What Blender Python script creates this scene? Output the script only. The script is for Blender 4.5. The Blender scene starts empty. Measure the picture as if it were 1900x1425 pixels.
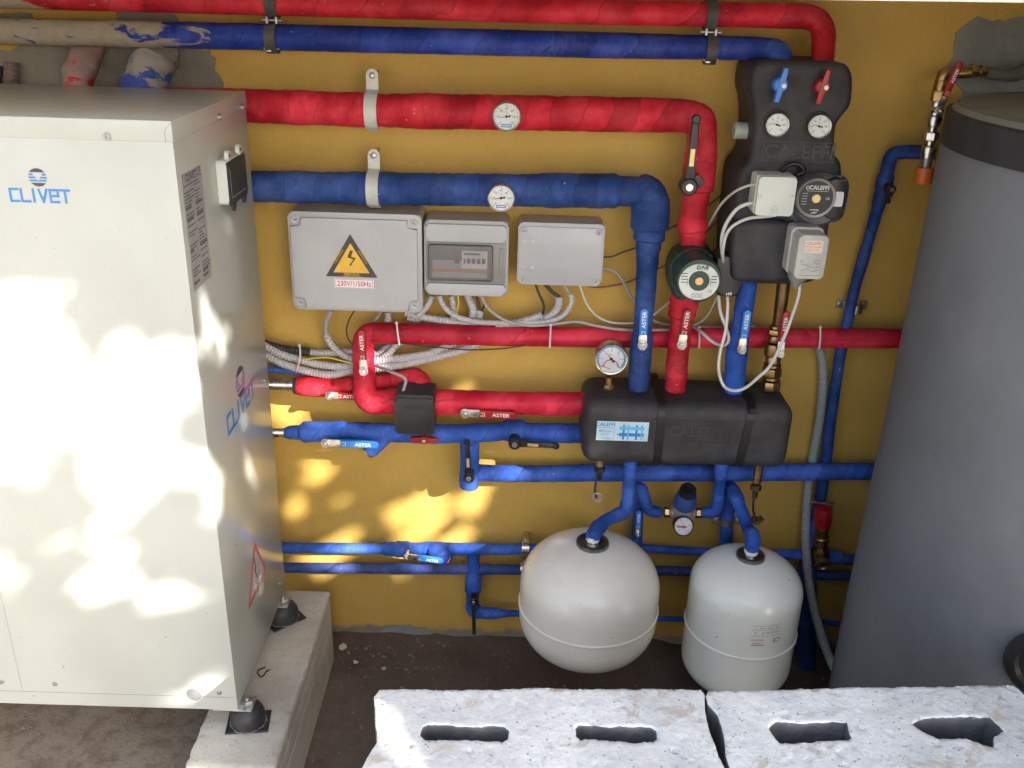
import bpy, bmesh, math, random
from mathutils import Vector, Matrix, noise
from mathutils.geometry import delaunay_2d_cdt
random.seed(7)
PI = math.pi
V = Vector
sc = bpy.context.scene
COL = sc.collection

# ------------------------------------------------------------------ survey
# camera station and sight lines: a photo position plus a distance from the wall gives a point in metres
FPX = 1733.0
TH = math.radians(23.5); RO = math.radians(1.72)
CAM = V((0, -2.0, 1.6))
FW = V((0, math.cos(TH), -math.sin(TH)))
R0 = V((1, 0, 0)); U0 = V((0, math.sin(TH), math.cos(TH)))
RT = R0 * math.cos(RO) + U0 * math.sin(RO)
UP = U0 * math.cos(RO) - R0 * math.sin(RO)
def ray(px, py): return FW * FPX + RT * (px - 950) - UP * (py - 712.5)
def P(px, py, d=0.0):
    r = ray(px, py); return CAM + r * ((-d - CAM.y) / r.y)
def PX(px, py, x):
    r = ray(px, py); return CAM + r * ((x - CAM.x) / r.x)
def PZ(px, py, z):
    r = ray(px, py); return CAM + r * ((z - CAM.z) / r.z)
def S(px, py, d=0.0): return (P(px, py, d) - CAM).dot(FW) / FPX

# ------------------------------------------------------------------ mesh builder
class MB:
    def __init__(s): s.v = []; s.f = []; s.uv = []; s.mi = []
    def add(s, vs, fs, uvs=None, mi=0):
        b = len(s.v); s.v += [V(v) for v in vs]
        for k, f in enumerate(fs):
            s.f.append([b + i for i in f]); s.uv.append(uvs[k] if uvs else None); s.mi.append(mi)
        return s
    def build(s, name, mat, parent=None, label=None, cat=None, group=None, kind=None, origin=None, sharp=35):
        if parent is not None: org = parent.get('_o'); org = V(org) if org else V((0, 0, 0))
        elif origin is not None: org = V(origin)
        else:
            xs = [v.x for v in s.v]; ys = [v.y for v in s.v]; zs = [v.z for v in s.v]
            org = V(((min(xs) + max(xs)) / 2, (min(ys) + max(ys)) / 2, min(zs)))
        me = bpy.data.meshes.new(name)
        me.from_pydata([tuple(v - org) for v in s.v], [], s.f)
        if any(u is not None for u in s.uv):
            l = me.uv_layers.new(name='UVMap')
            for p, u in zip(me.polygons, s.uv):
                if u is not None:
                    for li, q in zip(p.loop_indices, u): l.data[li].uv = q
        for m in (mat if isinstance(mat, (list, tuple)) else [mat]): me.materials.append(m)
        for p, k in zip(me.polygons, s.mi): p.material_index = k
        me.update()
        me.shade_smooth(); me.set_sharp_from_angle(angle=math.radians(sharp))
        o = bpy.data.objects.new(name, me); COL.objects.link(o)
        if parent is not None:
            o.parent = parent
            o['_o'] = tuple(org)
        else:
            o.location = org; o['_o'] = tuple(org)
        tag(o, label, cat, group, kind)
        return o
def tag(o, label=None, cat=None, group=None, kind=None):
    if label: o['label'] = label
    if cat: o['category'] = cat
    if group: o['group'] = group
    if kind: o['kind'] = kind
    return o
def T(name, label, cat, loc, group=None):
    o = bpy.data.objects.new(name, None); COL.objects.link(o); o.location = loc
    o.empty_display_size = .03; o['_o'] = tuple(loc)
    return tag(o, label, cat, group)

def frame_ok(n):
    n = n.normalized(); a = V((0, 0, 1)) if abs(n.z) < .9 else V((1, 0, 0))
    u = a.cross(n).normalized(); return u, n.cross(u)
def resample(pts, rads, ds):
    out = [pts[0]]; ro = [rads[0]]; L = [0.0]
    acc = 0.0; nxt = ds
    for i in range(len(pts) - 1):
        a, b = pts[i], pts[i + 1]; d = (b - a).length
        if d < 1e-9: continue
        while nxt <= acc + d:
            t = (nxt - acc) / d
            out.append(a.lerp(b, t)); ro.append(rads[i] + (rads[i + 1] - rads[i]) * t); L.append(nxt); nxt += ds
        acc += d
    if (out[-1] - pts[-1]).length > ds * .3: out.append(pts[-1]); ro.append(rads[-1]); L.append(acc)
    return out, ro, L
def fillet(pts, rads, cr):
    op = [pts[0]]; orr = [rads[0]]
    for i in range(1, len(pts) - 1):
        a, b, c = pts[i - 1], pts[i], pts[i + 1]
        d1 = (a - b); d2 = (c - b); l1, l2 = d1.length, d2.length
        t = min(cr, l1 * .48, l2 * .48)
        p1 = b + d1.normalized() * t; p2 = b + d2.normalized() * t
        for k in range(9):
            q = k / 8
            op.append((p1 * (1 - q) + b * q) * (1 - q) + (b * (1 - q) + p2 * q) * q); orr.append(rads[i])
    op.append(pts[-1]); orr.append(rads[-1])
    return op, orr
def catmull(pts, rads, n=8):
    if len(pts) < 3: return pts, rads
    op = []; orr = []
    P0 = [pts[0] * 2 - pts[1]] + pts + [pts[-1] * 2 - pts[-2]]
    for i in range(1, len(P0) - 2):
        a, b, c, d = P0[i - 1:i + 3]
        for k in range(n):
            t = k / n
            op.append(.5 * ((2 * b) + (c - a) * t + (2 * a - 5 * b + 4 * c - d) * t * t + (3 * b - a - 3 * c + d) * t ** 3))
            orr.append(rads[i - 1] + (rads[i] - rads[i - 1]) * t)
    op.append(pts[-1]); orr.append(rads[-1])
    return op, orr
def sweep(mb, pts, rads, ds=.006, seg=20, rfn=None, caps=True, dome=True, mi=0):
    pts, rads, L = resample(pts, rads, ds)
    n = len(pts)
    tg = []
    for i in range(n):
        tg.append((pts[min(i + 1, n - 1)] - pts[max(i - 1, 0)]).normalized())
    u, _ = frame_ok(tg[0]); vs = []; fr = []
    for i in range(n):
        if i: 
            u = u - tg[i] * u.dot(tg[i]); u.normalize()
        w = tg[i].cross(u); fr.append((u.copy(), w))
        for k in range(seg):
            a = 2 * PI * k / seg
            r = rads[i] * (rfn(L[i], a, pts[i]) if rfn else 1)
            vs.append(pts[i] + (u * math.cos(a) + w * math.sin(a)) * r)
    fs = []; uv = []
    for i in range(n - 1):
        for k in range(seg):
            k2 = (k + 1) % seg
            fs.append((i * seg + k, i * seg + k2, (i + 1) * seg + k2, (i + 1) * seg + k))
            uv.append(((L[i], k / seg), (L[i], (k + 1) / seg), (L[i + 1], (k + 1) / seg), (L[i + 1], k / seg)))
    if caps:
        for e, i in ((-1, 0), (1, n - 1)):
            base = i * seg; c = pts[i] + tg[i] * e * (rads[i] * .25 if dome else 0)
            if dome:
                ring = []
                for k in range(seg):
                    ring.append(len(vs)); vs.append(pts[i] + (vs[base + k] - pts[i]) * .75 + tg[i] * e * rads[i] * .2)
                for k in range(seg):
                    k2 = (k + 1) % seg; q = (base + k, base + k2, ring[k2], ring[k])
                    fs.append(q if e > 0 else q[::-1]); uv.append(((L[i], .1),) * 4)
                base = ring[0]
            ci = len(vs); vs.append(c)
            for k in range(seg):
                k2 = (k + 1) % seg; q = (base + k, base + k2, ci)
                fs.append(q if e > 0 else q[::-1]); uv.append(((L[i], .1),) * 3)
    mb.add(vs, fs, uv, mi)
    return mb
def lathe(mb, prof, o, ax, seg=28, mi=0, a0=0):
    ax = V(ax).normalized(); u, w = frame_ok(ax); o = V(o)
    vs = []; fs = []; idx = []
    for r, h in prof:
        if r < 1e-6: idx.append([len(vs)]); vs.append(o + ax * h)
        else:
            row = []
            for k in range(seg):
                a = a0 + 2 * PI * k / seg; row.append(len(vs)); vs.append(o + ax * h + (u * math.cos(a) + w * math.sin(a)) * r)
            idx.append(row)
    for i in range(len(idx) - 1):
        A, B = idx[i], idx[i + 1]
        for k in range(seg):
            k2 = (k + 1) % seg
            if len(A) == 1 and len(B) == 1: continue
            if len(A) == 1: fs.append((A[0], B[k2], B[k]))
            elif len(B) == 1: fs.append((A[k], A[k2], B[0]))
            else: fs.append((A[k], A[k2], B[k2], B[k]))
    mb.add(vs, fs, None, mi); return mb
def cyl(mb, o, ax, r, h, seg=24, bev=0.0, mi=0, r2=None):
    r2 = r if r2 is None else r2
    if bev: return lathe(mb, [(0, 0), (r - bev, 0), (r, bev), (r2, h - bev), (r2 - bev, h), (0, h)], o, ax, seg, mi)
    return lathe(mb, [(0, 0), (r, 0), (r2, h), (0, h)], o, ax, seg, mi)
def from_bm(mb, bm, M=None, mi=0):
    bm.verts.index_update()
    vs = [(M @ v.co if M else v.co.copy()) for v in bm.verts]
    mb.add(vs, [[v.index for v in f.verts] for f in bm.faces], None, mi); bm.free(); return mb
def box(mb, c, s, bev=0.0, seg=2, rot=None, mi=0):
    bm = bmesh.new(); bmesh.ops.create_cube(bm, size=1)
    for v in bm.verts: v.co = V((v.co.x * s[0], v.co.y * s[1], v.co.z * s[2]))
    if bev: bmesh.ops.bevel(bm, geom=bm.edges[:], offset=bev, segments=seg, profile=.5, affect='EDGES', clamp_overlap=True)
    M = Matrix.Translation(V(c)) @ (rot.to_4x4() if rot else Matrix.Identity(4))
    return from_bm(mb, bm, M, mi)
class Fr:
    """a flat working frame: origin, right, up, outward normal"""
    def __init__(s, o, u=(1, 0, 0), v=(0, 0, 1)):
        s.o = V(o); s.u = V(u).normalized(); s.v = V(v); s.v = (s.v - s.u * s.v.dot(s.u)).normalized(); s.n = s.u.cross(s.v)
    def p(s, a, b, c=0): return s.o + s.u * a + s.v * b + s.n * c
    def rot(s, ang):
        return Fr(s.o, s.u * math.cos(ang) + s.v * math.sin(ang), s.v * math.cos(ang) - s.u * math.sin(ang))
    def M(s): return Matrix((( s.u.x, s.v.x, s.n.x), (s.u.y, s.v.y, s.n.y), (s.u.z, s.v.z, s.n.z)))
    def at(s, a, b, c=0): return Fr(s.p(a, b, c), s.u, s.v)
def FP(px, py, d): return Fr(P(px, py, d))
def prism(mb, fr, poly, h0, h1, bev=0.0, seg=3, mi=0, backbev=False):
    bm = bmesh.new()
    a = sum(poly[i][0] * poly[(i + 1) % len(poly)][1] - poly[(i + 1) % len(poly)][0] * poly[i][1] for i in range(len(poly)))
    if a < 0: poly = poly[::-1]
    B = [bm.verts.new((x, y, h0)) for x, y in poly]; F = [bm.verts.new((x, y, h1)) for x, y in poly]
    bm.faces.new(B[::-1]); bm.faces.new(F); n = len(poly)
    for i in range(n): bm.faces.new((B[i], B[(i + 1) % n], F[(i + 1) % n], F[i]))
    if bev:
        S_ = set(F) | (set(B) if backbev else set())
        ed = [e for e in bm.edges if (e.verts[0] in F and e.verts[1] in F) or (backbev and e.verts[0] in B and e.verts[1] in B)]
        bmesh.ops.bevel(bm, geom=ed, offset=bev, segments=seg, profile=.5, affect='EDGES', clamp_overlap=True)
    M = Matrix.Translation(fr.o) @ fr.M().to_4x4()
    return from_bm(mb, bm, M, mi)
def prism_soft(mb, fr, poly, h0, h1, b, seg=5, iters=2):
    lp = [V((x, y)) for x, y in poly]; n = len(lp)
    if sum(lp[i].x * lp[(i + 1) % n].y - lp[(i + 1) % n].x * lp[i].y for i in range(n)) < 0: lp.reverse()
    per = [(lp[(i + 1) % n] - lp[i]).length for i in range(n)]; tot = sum(per); m_ = max(24, int(tot / .004)); out = []
    i = 0; acc = 0
    for k in range(m_):
        t_ = tot * k / m_
        while acc + per[i] < t_: acc += per[i]; i += 1
        out.append(lp[i].lerp(lp[(i + 1) % n], (t_ - acc) / per[i]))
    for _ in range(iters): out = [(out[k - 1] + out[k] * 2 + out[(k + 1) % m_]) / 4 for k in range(m_)]
    nr = []
    for k in range(m_):
        d = out[(k + 3) % m_] - out[k - 3]; nr.append(V((-d.y, d.x)).normalized())
    rings = [(0, h0)] + [(b * (1 - math.cos(PI / 2 * q / seg)), h1 - b + b * math.sin(PI / 2 * q / seg)) for q in range(seg + 1)]
    vs = []; fs = []
    for off, h in rings:
        r_ = [out[k] + nr[k] * off for k in range(m_)]
        for _ in range(int(off / .002)): r_ = [(r_[k - 1] + r_[k] * 2 + r_[(k + 1) % m_]) / 4 for k in range(m_)]
        vs += [fr.p(q.x, q.y, h) for q in r_]
    for j in range(len(rings) - 1):
        for k in range(m_): k2 = (k + 1) % m_; fs.append((j * m_ + k, j * m_ + k2, (j + 1) * m_ + k2, (j + 1) * m_ + k))
    fs.append(tuple((len(rings) - 1) * m_ + k for k in range(m_))); fs.append(tuple(range(m_ - 1, -1, -1)))
    mb.add(vs, fs); return mb
def rpoly(w, h, r, n=5, cx=0, cy=0):
    out = []
    for sx, sy, a0 in ((1, 1, 0), (-1, 1, 90), (-1, -1, 180), (1, -1, 270)):
        for k in range(n + 1):
            a = math.radians(a0 + 90 * k / n); out.append((cx + sx * (w / 2 - r) + r * math.cos(a), cy + sy * (h / 2 - r) + r * math.sin(a)))
    return out
def rbox(mb, fr, w, h, h0, h1, r=.004, bev=.002, cx=0, cy=0, mi=0): return prism(mb, fr, rpoly(w, h, r, 5, cx, cy), h0, h1, bev, 3, mi)
def smoothpoly(pts, n=5):
    out = []; m = len(pts)
    for i in range(m):
        a, b, c, d = [V((*pts[(i + k) % m], 0)) for k in (-1, 0, 1, 2)]
        for k in range(n):
            t = k / n
            q = .5 * ((2 * b) + (c - a) * t + (2 * a - 5 * b + 4 * c - d) * t * t + (3 * b - a - 3 * c + d) * t ** 3)
            out.append((q.x, q.y))
    return out
def strokes(mb, fr, lines, w, off=.0004, th=.0004, mi=0):
    ks = 0
    for ln in lines:
        for (x0, y0), (x1, y1) in zip(ln[:-1], ln[1:]):
            d = V((x1 - x0, y1 - y0)); 
            if d.length < 1e-9: continue
            d.normalize(); n = V((-d.y, d.x)) * w / 2; e = d * w / 2
            q = [(x0 - e.x + n.x, y0 - e.y + n.y), (x0 - e.x - n.x, y0 - e.y - n.y), (x1 + e.x - n.x, y1 + e.y - n.y), (x1 + e.x + n.x, y1 + e.y + n.y)]
            ks = (ks + 1) % 5; prism(mb, fr, q, off, off + th + ks * .00005, mi=mi)
def quad(mb, fr, x0, y0, x1, y1, off, th=.0003, mi=0): return prism(mb, fr, [(x0, y0), (x1, y0), (x1, y1), (x0, y1)], off, off + th, mi=mi)
_tc = {}
def text(mb, fr, s, size, off=.0005, th=.0003, bold=0.0, align='C', mi=0, sx=1.0):
    key = (s, bold)
    if key not in _tc:
        cu = bpy.data.curves.new('lettering_source', 'FONT'); cu.body = s; cu.offset = bold; cu.resolution_u = 3; cu.extrude = 0
        ob = bpy.data.objects.new('lettering_source', cu); COL.objects.link(ob)
        dg = bpy.context.evaluated_depsgraph_get(); dg.update()
        me = ob.evaluated_get(dg).to_mesh()
        vs = [v.co.copy() for v in me.vertices]; fs = [list(p.vertices) for p in me.polygons]
        ob.evaluated_get(dg).to_mesh_clear(); bpy.data.objects.remove(ob); bpy.data.curves.remove(cu)
        _tc[key] = (vs, fs)
    vs, fs = _tc[key]
    if not vs: return
    x0 = min(v.x for v in vs); x1 = max(v.x for v in vs); y0 = min(v.y for v in vs); y1 = max(v.y for v in vs)
    cx = (x0 + x1) / 2 if align == 'C' else x0
    cy = (y0 + y1) / 2
    mb.add([fr.p((v.x - cx) * size * sx, (v.y - cy) * size, off + th) for v in vs], fs, None, mi)

# ------------------------------------------------------------------ materials
def nm(name):
    m = bpy.data.materials.new(name); m.use_nodes = True; nt = m.node_tree
    return m, nt, nt.nodes['Principled BSDF']
def nd(nt, typ, **kw):
    n = nt.nodes.new(typ)
    for k, v in kw.items():
        if k.startswith('i_'):
            key = k[2:]; key = int(key) if key.isdigit() else key.replace('_', ' ')
            s = n.inputs[key]
            if hasattr(v, 'is_output') or isinstance(v, bpy.types.NodeSocket): nt.links.new(v, s)
            else: s.default_value = v
        else: setattr(n, k, v)
    return n
def mth(nt, op, a, b=0.0, c=None, clamp=False):
    n = nt.nodes.new('ShaderNodeMath'); n.operation = op; n.use_clamp = clamp
    for i, x in enumerate((a, b, c)):
        if x is None: continue
        if isinstance(x, bpy.types.NodeSocket): nt.links.new(x, n.inputs[i])
        else: n.inputs[i].default_value = x
    return n.outputs[0]
def mixc(nt, fac, a, b):
    n = nt.nodes.new('ShaderNodeMix'); n.data_type = 'RGBA'
    for s, x in ((n.inputs[0], fac), (n.inputs[6], a), (n.inputs[7], b)):
        if isinstance(x, bpy.types.NodeSocket): nt.links.new(x, s)
        else: s.default_value = (*x, 1) if hasattr(x, '__len__') and len(x) == 3 else x
    return n.outputs[2]
def ramp(nt, fac, a, b):
    n = nt.nodes.new('ShaderNodeMapRange'); n.interpolation_type = 'SMOOTHSTEP'
    nt.links.new(fac, n.inputs[0]); n.inputs[1].default_value = a; n.inputs[2].default_value = b
    return n.outputs[0]
def noi(nt, vec, scale, detail=4, rough=.55, dist=0):
    n = nd(nt, 'ShaderNodeTexNoise', i_Scale=scale, i_Detail=detail, i_Roughness=rough, i_Distortion=dist)
    nt.links.new(vec, n.inputs['Vector']); return n.outputs[0]
def ovec(nt, sc_=None):
    tc = nd(nt, 'ShaderNodeTexCoord'); oi = nd(nt, 'ShaderNodeObjectInfo')
    mp = nd(nt, 'ShaderNodeMapping'); nt.links.new(tc.outputs['Object'], mp.inputs[0])
    c = nd(nt, 'ShaderNodeCombineXYZ'); 
    for i in range(3): nt.links.new(mth(nt, 'MULTIPLY', oi.outputs['Random'], 11.0 + 7 * i), c.inputs[i])
    nt.links.new(c.outputs[0], mp.inputs[1])
    if sc_: mp.inputs[3].default_value = sc_
    return mp.outputs[0]
def bump(nt, bs, h, strength, dist):
    b = nd(nt, 'ShaderNodeBump', i_Strength=strength, i_Distance=dist); nt.links.new(h, b.inputs['Height'])
    nt.links.new(b.outputs[0], bs.inputs['Normal']); return b
def simple(name, col, rough=.5, metal=0.0, var=.12, vs=25.0, bmp=.0, bs_=300.0, dirt=0.0, dcol=(.25, .2, .15), coat=0.0, spec=.5, ds=9.0, croug=.06, specks=0.0):
    m, nt, b = nm(name); v = ovec(nt)
    n1 = noi(nt, v, vs, 5)
    lo = tuple(c * (1 - var) for c in col); hi = tuple(min(1, c * (1 + var)) for c in col)
    c = mixc(nt, ramp(nt, n1, .3, .7), lo, hi)
    if dirt:
        n2 = noi(nt, v, ds, 8, .7); c = mixc(nt, mth(nt, 'MULTIPLY', ramp(nt, n2, .5, .78), dirt), c, dcol)
    if specks:
        n9 = noi(nt, v, 85, 1, .4); c = mixc(nt, mth(nt, 'MULTIPLY', ramp(nt, n9, .80, .83), specks), c, (.05, .04, .03))
        n9 = noi(nt, v, 210, 1, .4); c = mixc(nt, mth(nt, 'MULTIPLY', ramp(nt, n9, .78, .82), specks * .6), c, (.12, .09, .06))
    nt.links.new(c, b.inputs['Base Color'])
    n3 = noi(nt, v, 60, 5)
    nt.links.new(mth(nt, 'ADD', mth(nt, 'MULTIPLY', n3, .3 * rough), rough * .85), b.inputs['Roughness'])
    b.inputs['Metallic'].default_value = metal; b.inputs['Specular IOR Level'].default_value = spec
    b.inputs['Coat Weight'].default_value = coat; b.inputs['Coat Roughness'].default_value = croug
    if bmp: bump(nt, b, noi(nt, v, bs_, 3), bmp, .001)
    return m
def tape(name, col, pitch=.035, plaster=None, pcol=(.33, .28, .21), dust=.25, rough=.54, dirtpos=None):
    """adhesive tape wound in a spiral over pipe lagging; uv = metres along, turns round"""
    m, nt, b = nm(name)
    tc = nd(nt, 'ShaderNodeTexCoord'); v = ovec(nt)
    sp = nd(nt, 'ShaderNodeSeparateXYZ'); nt.links.new(tc.outputs['UV'], sp.inputs[0])
    wob = mth(nt, 'MULTIPLY', noi(nt, v, 6, 3), 2.2)
    s = mth(nt, 'ADD', mth(nt, 'ADD', mth(nt, 'DIVIDE', sp.outputs[0], pitch), sp.outputs[1]), wob)
    fr = mth(nt, 'FRACT', s); fl = mth(nt, 'FLOOR', s)
    wn = nd(nt, 'ShaderNodeTexWhiteNoise', noise_dimensions='1D'); nt.links.new(fl, wn.inputs['W'])
    n1 = noi(nt, v, 14, 5); 
    val = mth(nt, 'ADD', mth(nt, 'MULTIPLY', wn.outputs[0], .42), mth(nt, 'ADD', mth(nt, 'MULTIPLY', n1, .8), .38))
    hue = mixc(nt, ramp(nt, n1, .35, .7), col, tuple(min(1, c * 1.22 + .022) for c in col))
    vm = nd(nt, 'ShaderNodeVectorMath', operation='SCALE'); nt.links.new(hue, vm.inputs[0]); nt.links.new(val, vm.inputs['Scale'])
    edge = mth(nt, 'SUBTRACT', 1.0, ramp(nt, fr, .0, .07))
    c = mixc(nt, mth(nt, 'MULTIPLY', edge, .5), vm.outputs[0], tuple(x * .35 for x in col))
    # dust and scuffs
    sv = nd(nt, 'ShaderNodeMapping'); nt.links.new(tc.outputs['UV'], sv.inputs[0]); sv.inputs[3].default_value = (160, 6, 1)
    n4 = noi(nt, sv.outputs[0], 1.0, 6, .7)
    n5 = noi(nt, v, 7, 6, .65)
    c = mixc(nt, mth(nt, 'MULTIPLY', mth(nt, 'MULTIPLY', ramp(nt, n4, .5, .8), ramp(nt, n5, .42, .7)), dust), c, (.45, .42, .4))
    n6 = noi(nt, v, 120, 2, .5)
    c = mixc(nt, mth(nt, 'MULTIPLY', ramp(nt, n6, .72, .78), .5), c, (.5, .47, .42))
    if plaster is not None:
        u0, u1, amt = plaster
        g = mth(nt, 'SUBTRACT', 1.0, ramp(nt, sp.outputs[0], u0, u1))
        pm = nd(nt, 'ShaderNodeMapping'); nt.links.new(v, pm.inputs[0]); pm.inputs[3].default_value = (.45, 1, 1.5)
        n7 = noi(nt, pm.outputs[0], 22, 8, .65, .6)
        k = ramp(nt, mth(nt, 'ADD', n7, mth(nt, 'MULTIPLY', mth(nt, 'SUBTRACT', g, .5), amt)), .55, .60)
        c = mixc(nt, k, c, mixc(nt, noi(nt, v, 60, 5), tuple(x * .75 for x in pcol), tuple(x * 1.15 for x in pcol)))
        nt.links.new(mth(nt, 'ADD', mth(nt, 'MULTIPLY', k, .45), rough), b.inputs['Roughness'])
    else:
        nt.links.new(mth(nt, 'ADD', mth(nt, 'MULTIPLY', n4, .25), rough - .08), b.inputs['Roughness'])
    nt.links.new(c, b.inputs['Base Color'])
    h = mth(nt, 'ADD', mth(nt, 'MULTIPLY', fr, .45), mth(nt, 'ADD', mth(nt, 'MULTIPLY', n4, .35), mth(nt, 'MULTIPLY', noi(nt, v, 45, 3), .8)))
    bump(nt, b, h, 1.0, .0032)
    b.inputs['Specular IOR Level'].default_value = .22
    return m

RED = (.42, .009, .022); BLUE = (.020, .074, .34)
M = {}
M['red'] = tape('red_wrapping_tape', RED, .052, dust=.3)
M['red_top'] = tape('red_pvc_lagging', RED, .09, plaster=(.1, .62, .34), dust=.15, rough=.5)
M['red_mid'] = tape('red_pvc_sleeve', (.43, .008, .028), .3, dust=.12, rough=.46)
M['red_stub'] = tape('plastered_red_tape', RED, .05, plaster=(.5, 1, .30), pcol=(.30, .2, .18))
M['blue'] = tape('blue_wrapping_tape', BLUE, .05, dust=.3)
M['blue_main'] = tape('dark_blue_wrapping_tape', (.012, .042, .17), .05, dust=.18)
M['blue_top'] = tape('blue_pvc_lagging', (.008, .03, .22), .075, plaster=(.33, .74, .34), dust=.3, rough=.46)
M['blue_stub'] = tape('plastered_blue_tape', (.03, .06, .25), .05, plaster=(.03, .19, .34), pcol=(.3, .27, .24))
M['blue_thin'] = tape('light_blue_wrapping_tape', (.012, .06, .28), .022, dust=.5)
M['blue_old'] = tape('faded_blue_lagging', (.025, .05, .19), .12, dust=.5)
M['steel'] = simple('chromed_steel', (.62, .61, .58), .28, 1, .15, 60)
M['steel_dull'] = simple('galvanised_steel', (.42, .42, .41), .42, 1, .25, 40, dirt=.4)
M['brass'] = simple('tarnished_brass', (.42, .27, .12), .38, 1, .3, 50, dirt=.5, dcol=(.1, .07, .04))
M['bronze'] = simple('browned_copper', (.17, .10, .05), .4, .9, .3, 30, dirt=.4)
M['nickel'] = simple('nickel_plated_brass', (.45, .42, .36), .36, .55, .2, 40, dirt=.3)
M['black'] = simple('black_plastic', (.012, .012, .013), .38, 0, .3, 30, dirt=.25, dcol=(.1, .09, .08))
M['rubber'] = simple('black_rubber', (.018, .018, .022), .55, 0, .4, 30, bmp=.3, bs_=200, dirt=.55, dcol=(.16, .15, .14))
M['foam'] = simple('black_insulation_foam', (.031, .030, .032), .62, 0, .35, 18, bmp=.7, bs_=420, dirt=.5, dcol=(.075, .065, .06), spec=.4, ds=6)
M['foam_emb'] = simple('embossed_foam', (.033, .0315, .0335), .5, 0, .3, 30)
M['strap'] = simple('black_webbing', (.006, .006, .007), .5, 0, .2, 40)
M['clampband'] = simple('dark_rubber_clamp', (.045, .042, .042), .6, .0, .4, 30, dirt=.6, dcol=(.25, .23, .2))
M['cabinet'] = simple('cream_powder_coated_steel', (.385, .40, .368), .24, 0, .05, 4, specks=.5, bmp=.04, bs_=900, spec=.6, dirt=.12, dcol=(.5, .46, .38))
M['cab_edge'] = simple('cabinet_seam', (.22, .21, .18), .6)
M['white_pl'] = simple('white_plastic', (.55, .58, .54), .38, 0, .05, 12, dirt=.15)
M['grey_pl'] = simple('light_grey_plastic', (.36, .355, .36), .34, 0, .05, 14, dirt=.25, dcol=(.33, .3, .28))
M['grey_lid'] = simple('pale_grey_lid', (.38, .385, .395), .26, 0, .06, 7, dirt=.3, dcol=(.46, .44, .42))
M['grey_dark'] = simple('mid_grey_plastic', (.21, .205, .20), .4, 0, .08, 14, dirt=.3)
M['clampwhite'] = simple('white_strap', (.5, .5, .46), .4, 0, .08, 30, dirt=.4)
M['tank_w'] = simple('ivory_enamel', (.80, .775, .70), .24, 0, .03, 6, specks=.8, coat=.2, spec=.5, dirt=.12, dcol=(.4, .36, .3))
M['tank_g'] = simple('greenish_white_enamel', (.80, .82, .76), .24, 0, .03, 6, specks=.8, coat=.2, spec=.5, dirt=.12, dcol=(.4, .38, .32))
M['tank_grey'] = simple('grey_insulation_jacket', (.132, .142, .152), .62, 0, .14, 3, bmp=.25, bs_=500, dirt=.6, dcol=(.19, .19, .20), ds=4, specks=.0)
M['tank_band'] = simple('charcoal_collar', (.022, .022, .026), .6, 0, .2, 20, dirt=.3, dcol=(.06, .06, .06))
M['tank_top'] = simple('dusty_grey_lid', (.20, .19, .16), .7, 0, .2, 8, dirt=.6, dcol=(.3, .27, .21))
M['conduit'] = simple('grey_corrugated_plastic', (.42, .405, .41), .42, 0, .06, 20, dirt=.25, dcol=(.33, .3, .28))
M['conduit_d'] = simple('grey_green_conduit', (.30, .33, .31), .45, 0, .06, 20, dirt=.25)
M['conduit_b'] = simple('blue_corrugated_plastic', (.02, .10, .42), .4)
M['stub_conduit'] = simple('plaster_smeared_conduit', (.20, .14, .12), .7, dirt=.6, dcol=(.3, .04, .04))
M['conduit_k'] = simple('dark_sleeve', (.035, .03, .03), .55)
M['cable_w'] = simple('white_cable', (.52, .52, .49), .42, 0, .08, 30, dirt=.3)
M['cable_g'] = simple('grey_cable', (.30, .29, .28), .42, 0, .08, 30)
M['cable_k'] = simple('black_cable', (.012, .012, .012), .4)
M['cable_r'] = simple('brown_red_cable', (.16, .03, .02), .4)
M['cable_br'] = simple('brown_cable', (.07, .035, .02), .45)
M['cable_y'] = simple('yellow_green_wire', (.55, .48, .04), .4)
M['tie'] = simple('white_cable_tie', (.6, .5, .5), .35)
M['lev_b'] = simple('blue_lever_sleeve', (.03, .19, .60), .3, 0, .05, 30, spec=.5)
M['lev_r'] = simple('red_lever_sleeve', (.30, .008, .012), .32, 0, .08, 30)
M['ink_w'] = simple('white_print', (.75, .75, .72), .5)
M['ink_k'] = simple('black_print', (.02, .02, .02), .5)
M['ink_dk'] = simple('dark_grey_print', (.05, .05, .055), .5)
M['ink_grey'] = simple('grey_print', (.22, .22, .22), .5)
M['ink_b'] = simple('blue_print', (.03, .19, .45), .4)
M['ink_r'] = simple('red_print', (.5, .03, .05), .4)
M['ink_o'] = simple('orange_print', (.75, .16, .05), .4)
M['ink_g'] = simple('green_print', (.25, .45, .28), .4)
M['lbl'] = simple('silver_label', (.33, .33, .33), .4, .2, .1, 30)
M['lbl_w'] = simple('white_label', (.68, .66, .68), .35)
M['lbl_blue'] = simple('pale_blue_label', (.45, .58, .66), .3)
M['warn_y'] = simple('warning_yellow', (.66, .40, .035), .35)
M['warn_k'] = simple('warning_brown_black', (.045, .03, .03), .35)
M['dial'] = simple('gauge_dial', (.50, .54, .52), .12, coat=.8, croug=.03)
M['dial_w'] = simple('white_dial', (.58, .58, .60), .12, coat=.8, croug=.03)
M['green'] = simple('dark_green_cast_iron', (.018, .045, .036), .45, 0, .25, 30, bmp=.3, bs_=150, dirt=.2, dcol=(.08, .09, .08))
M['pumpgrey'] = simple('grey_painted_casting', (.10, .10, .11), .42, .3, .15, 30)
M['orange'] = simple('orange_plastic', (.62, .13, .02), .4)
M['capblue'] = simple('matt_blue_cap', (.02, .06, .22), .45, dirt=.3)
M['gauge_gold'] = simple('gold_label', (.6, .45, .22), .35, .5)

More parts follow.
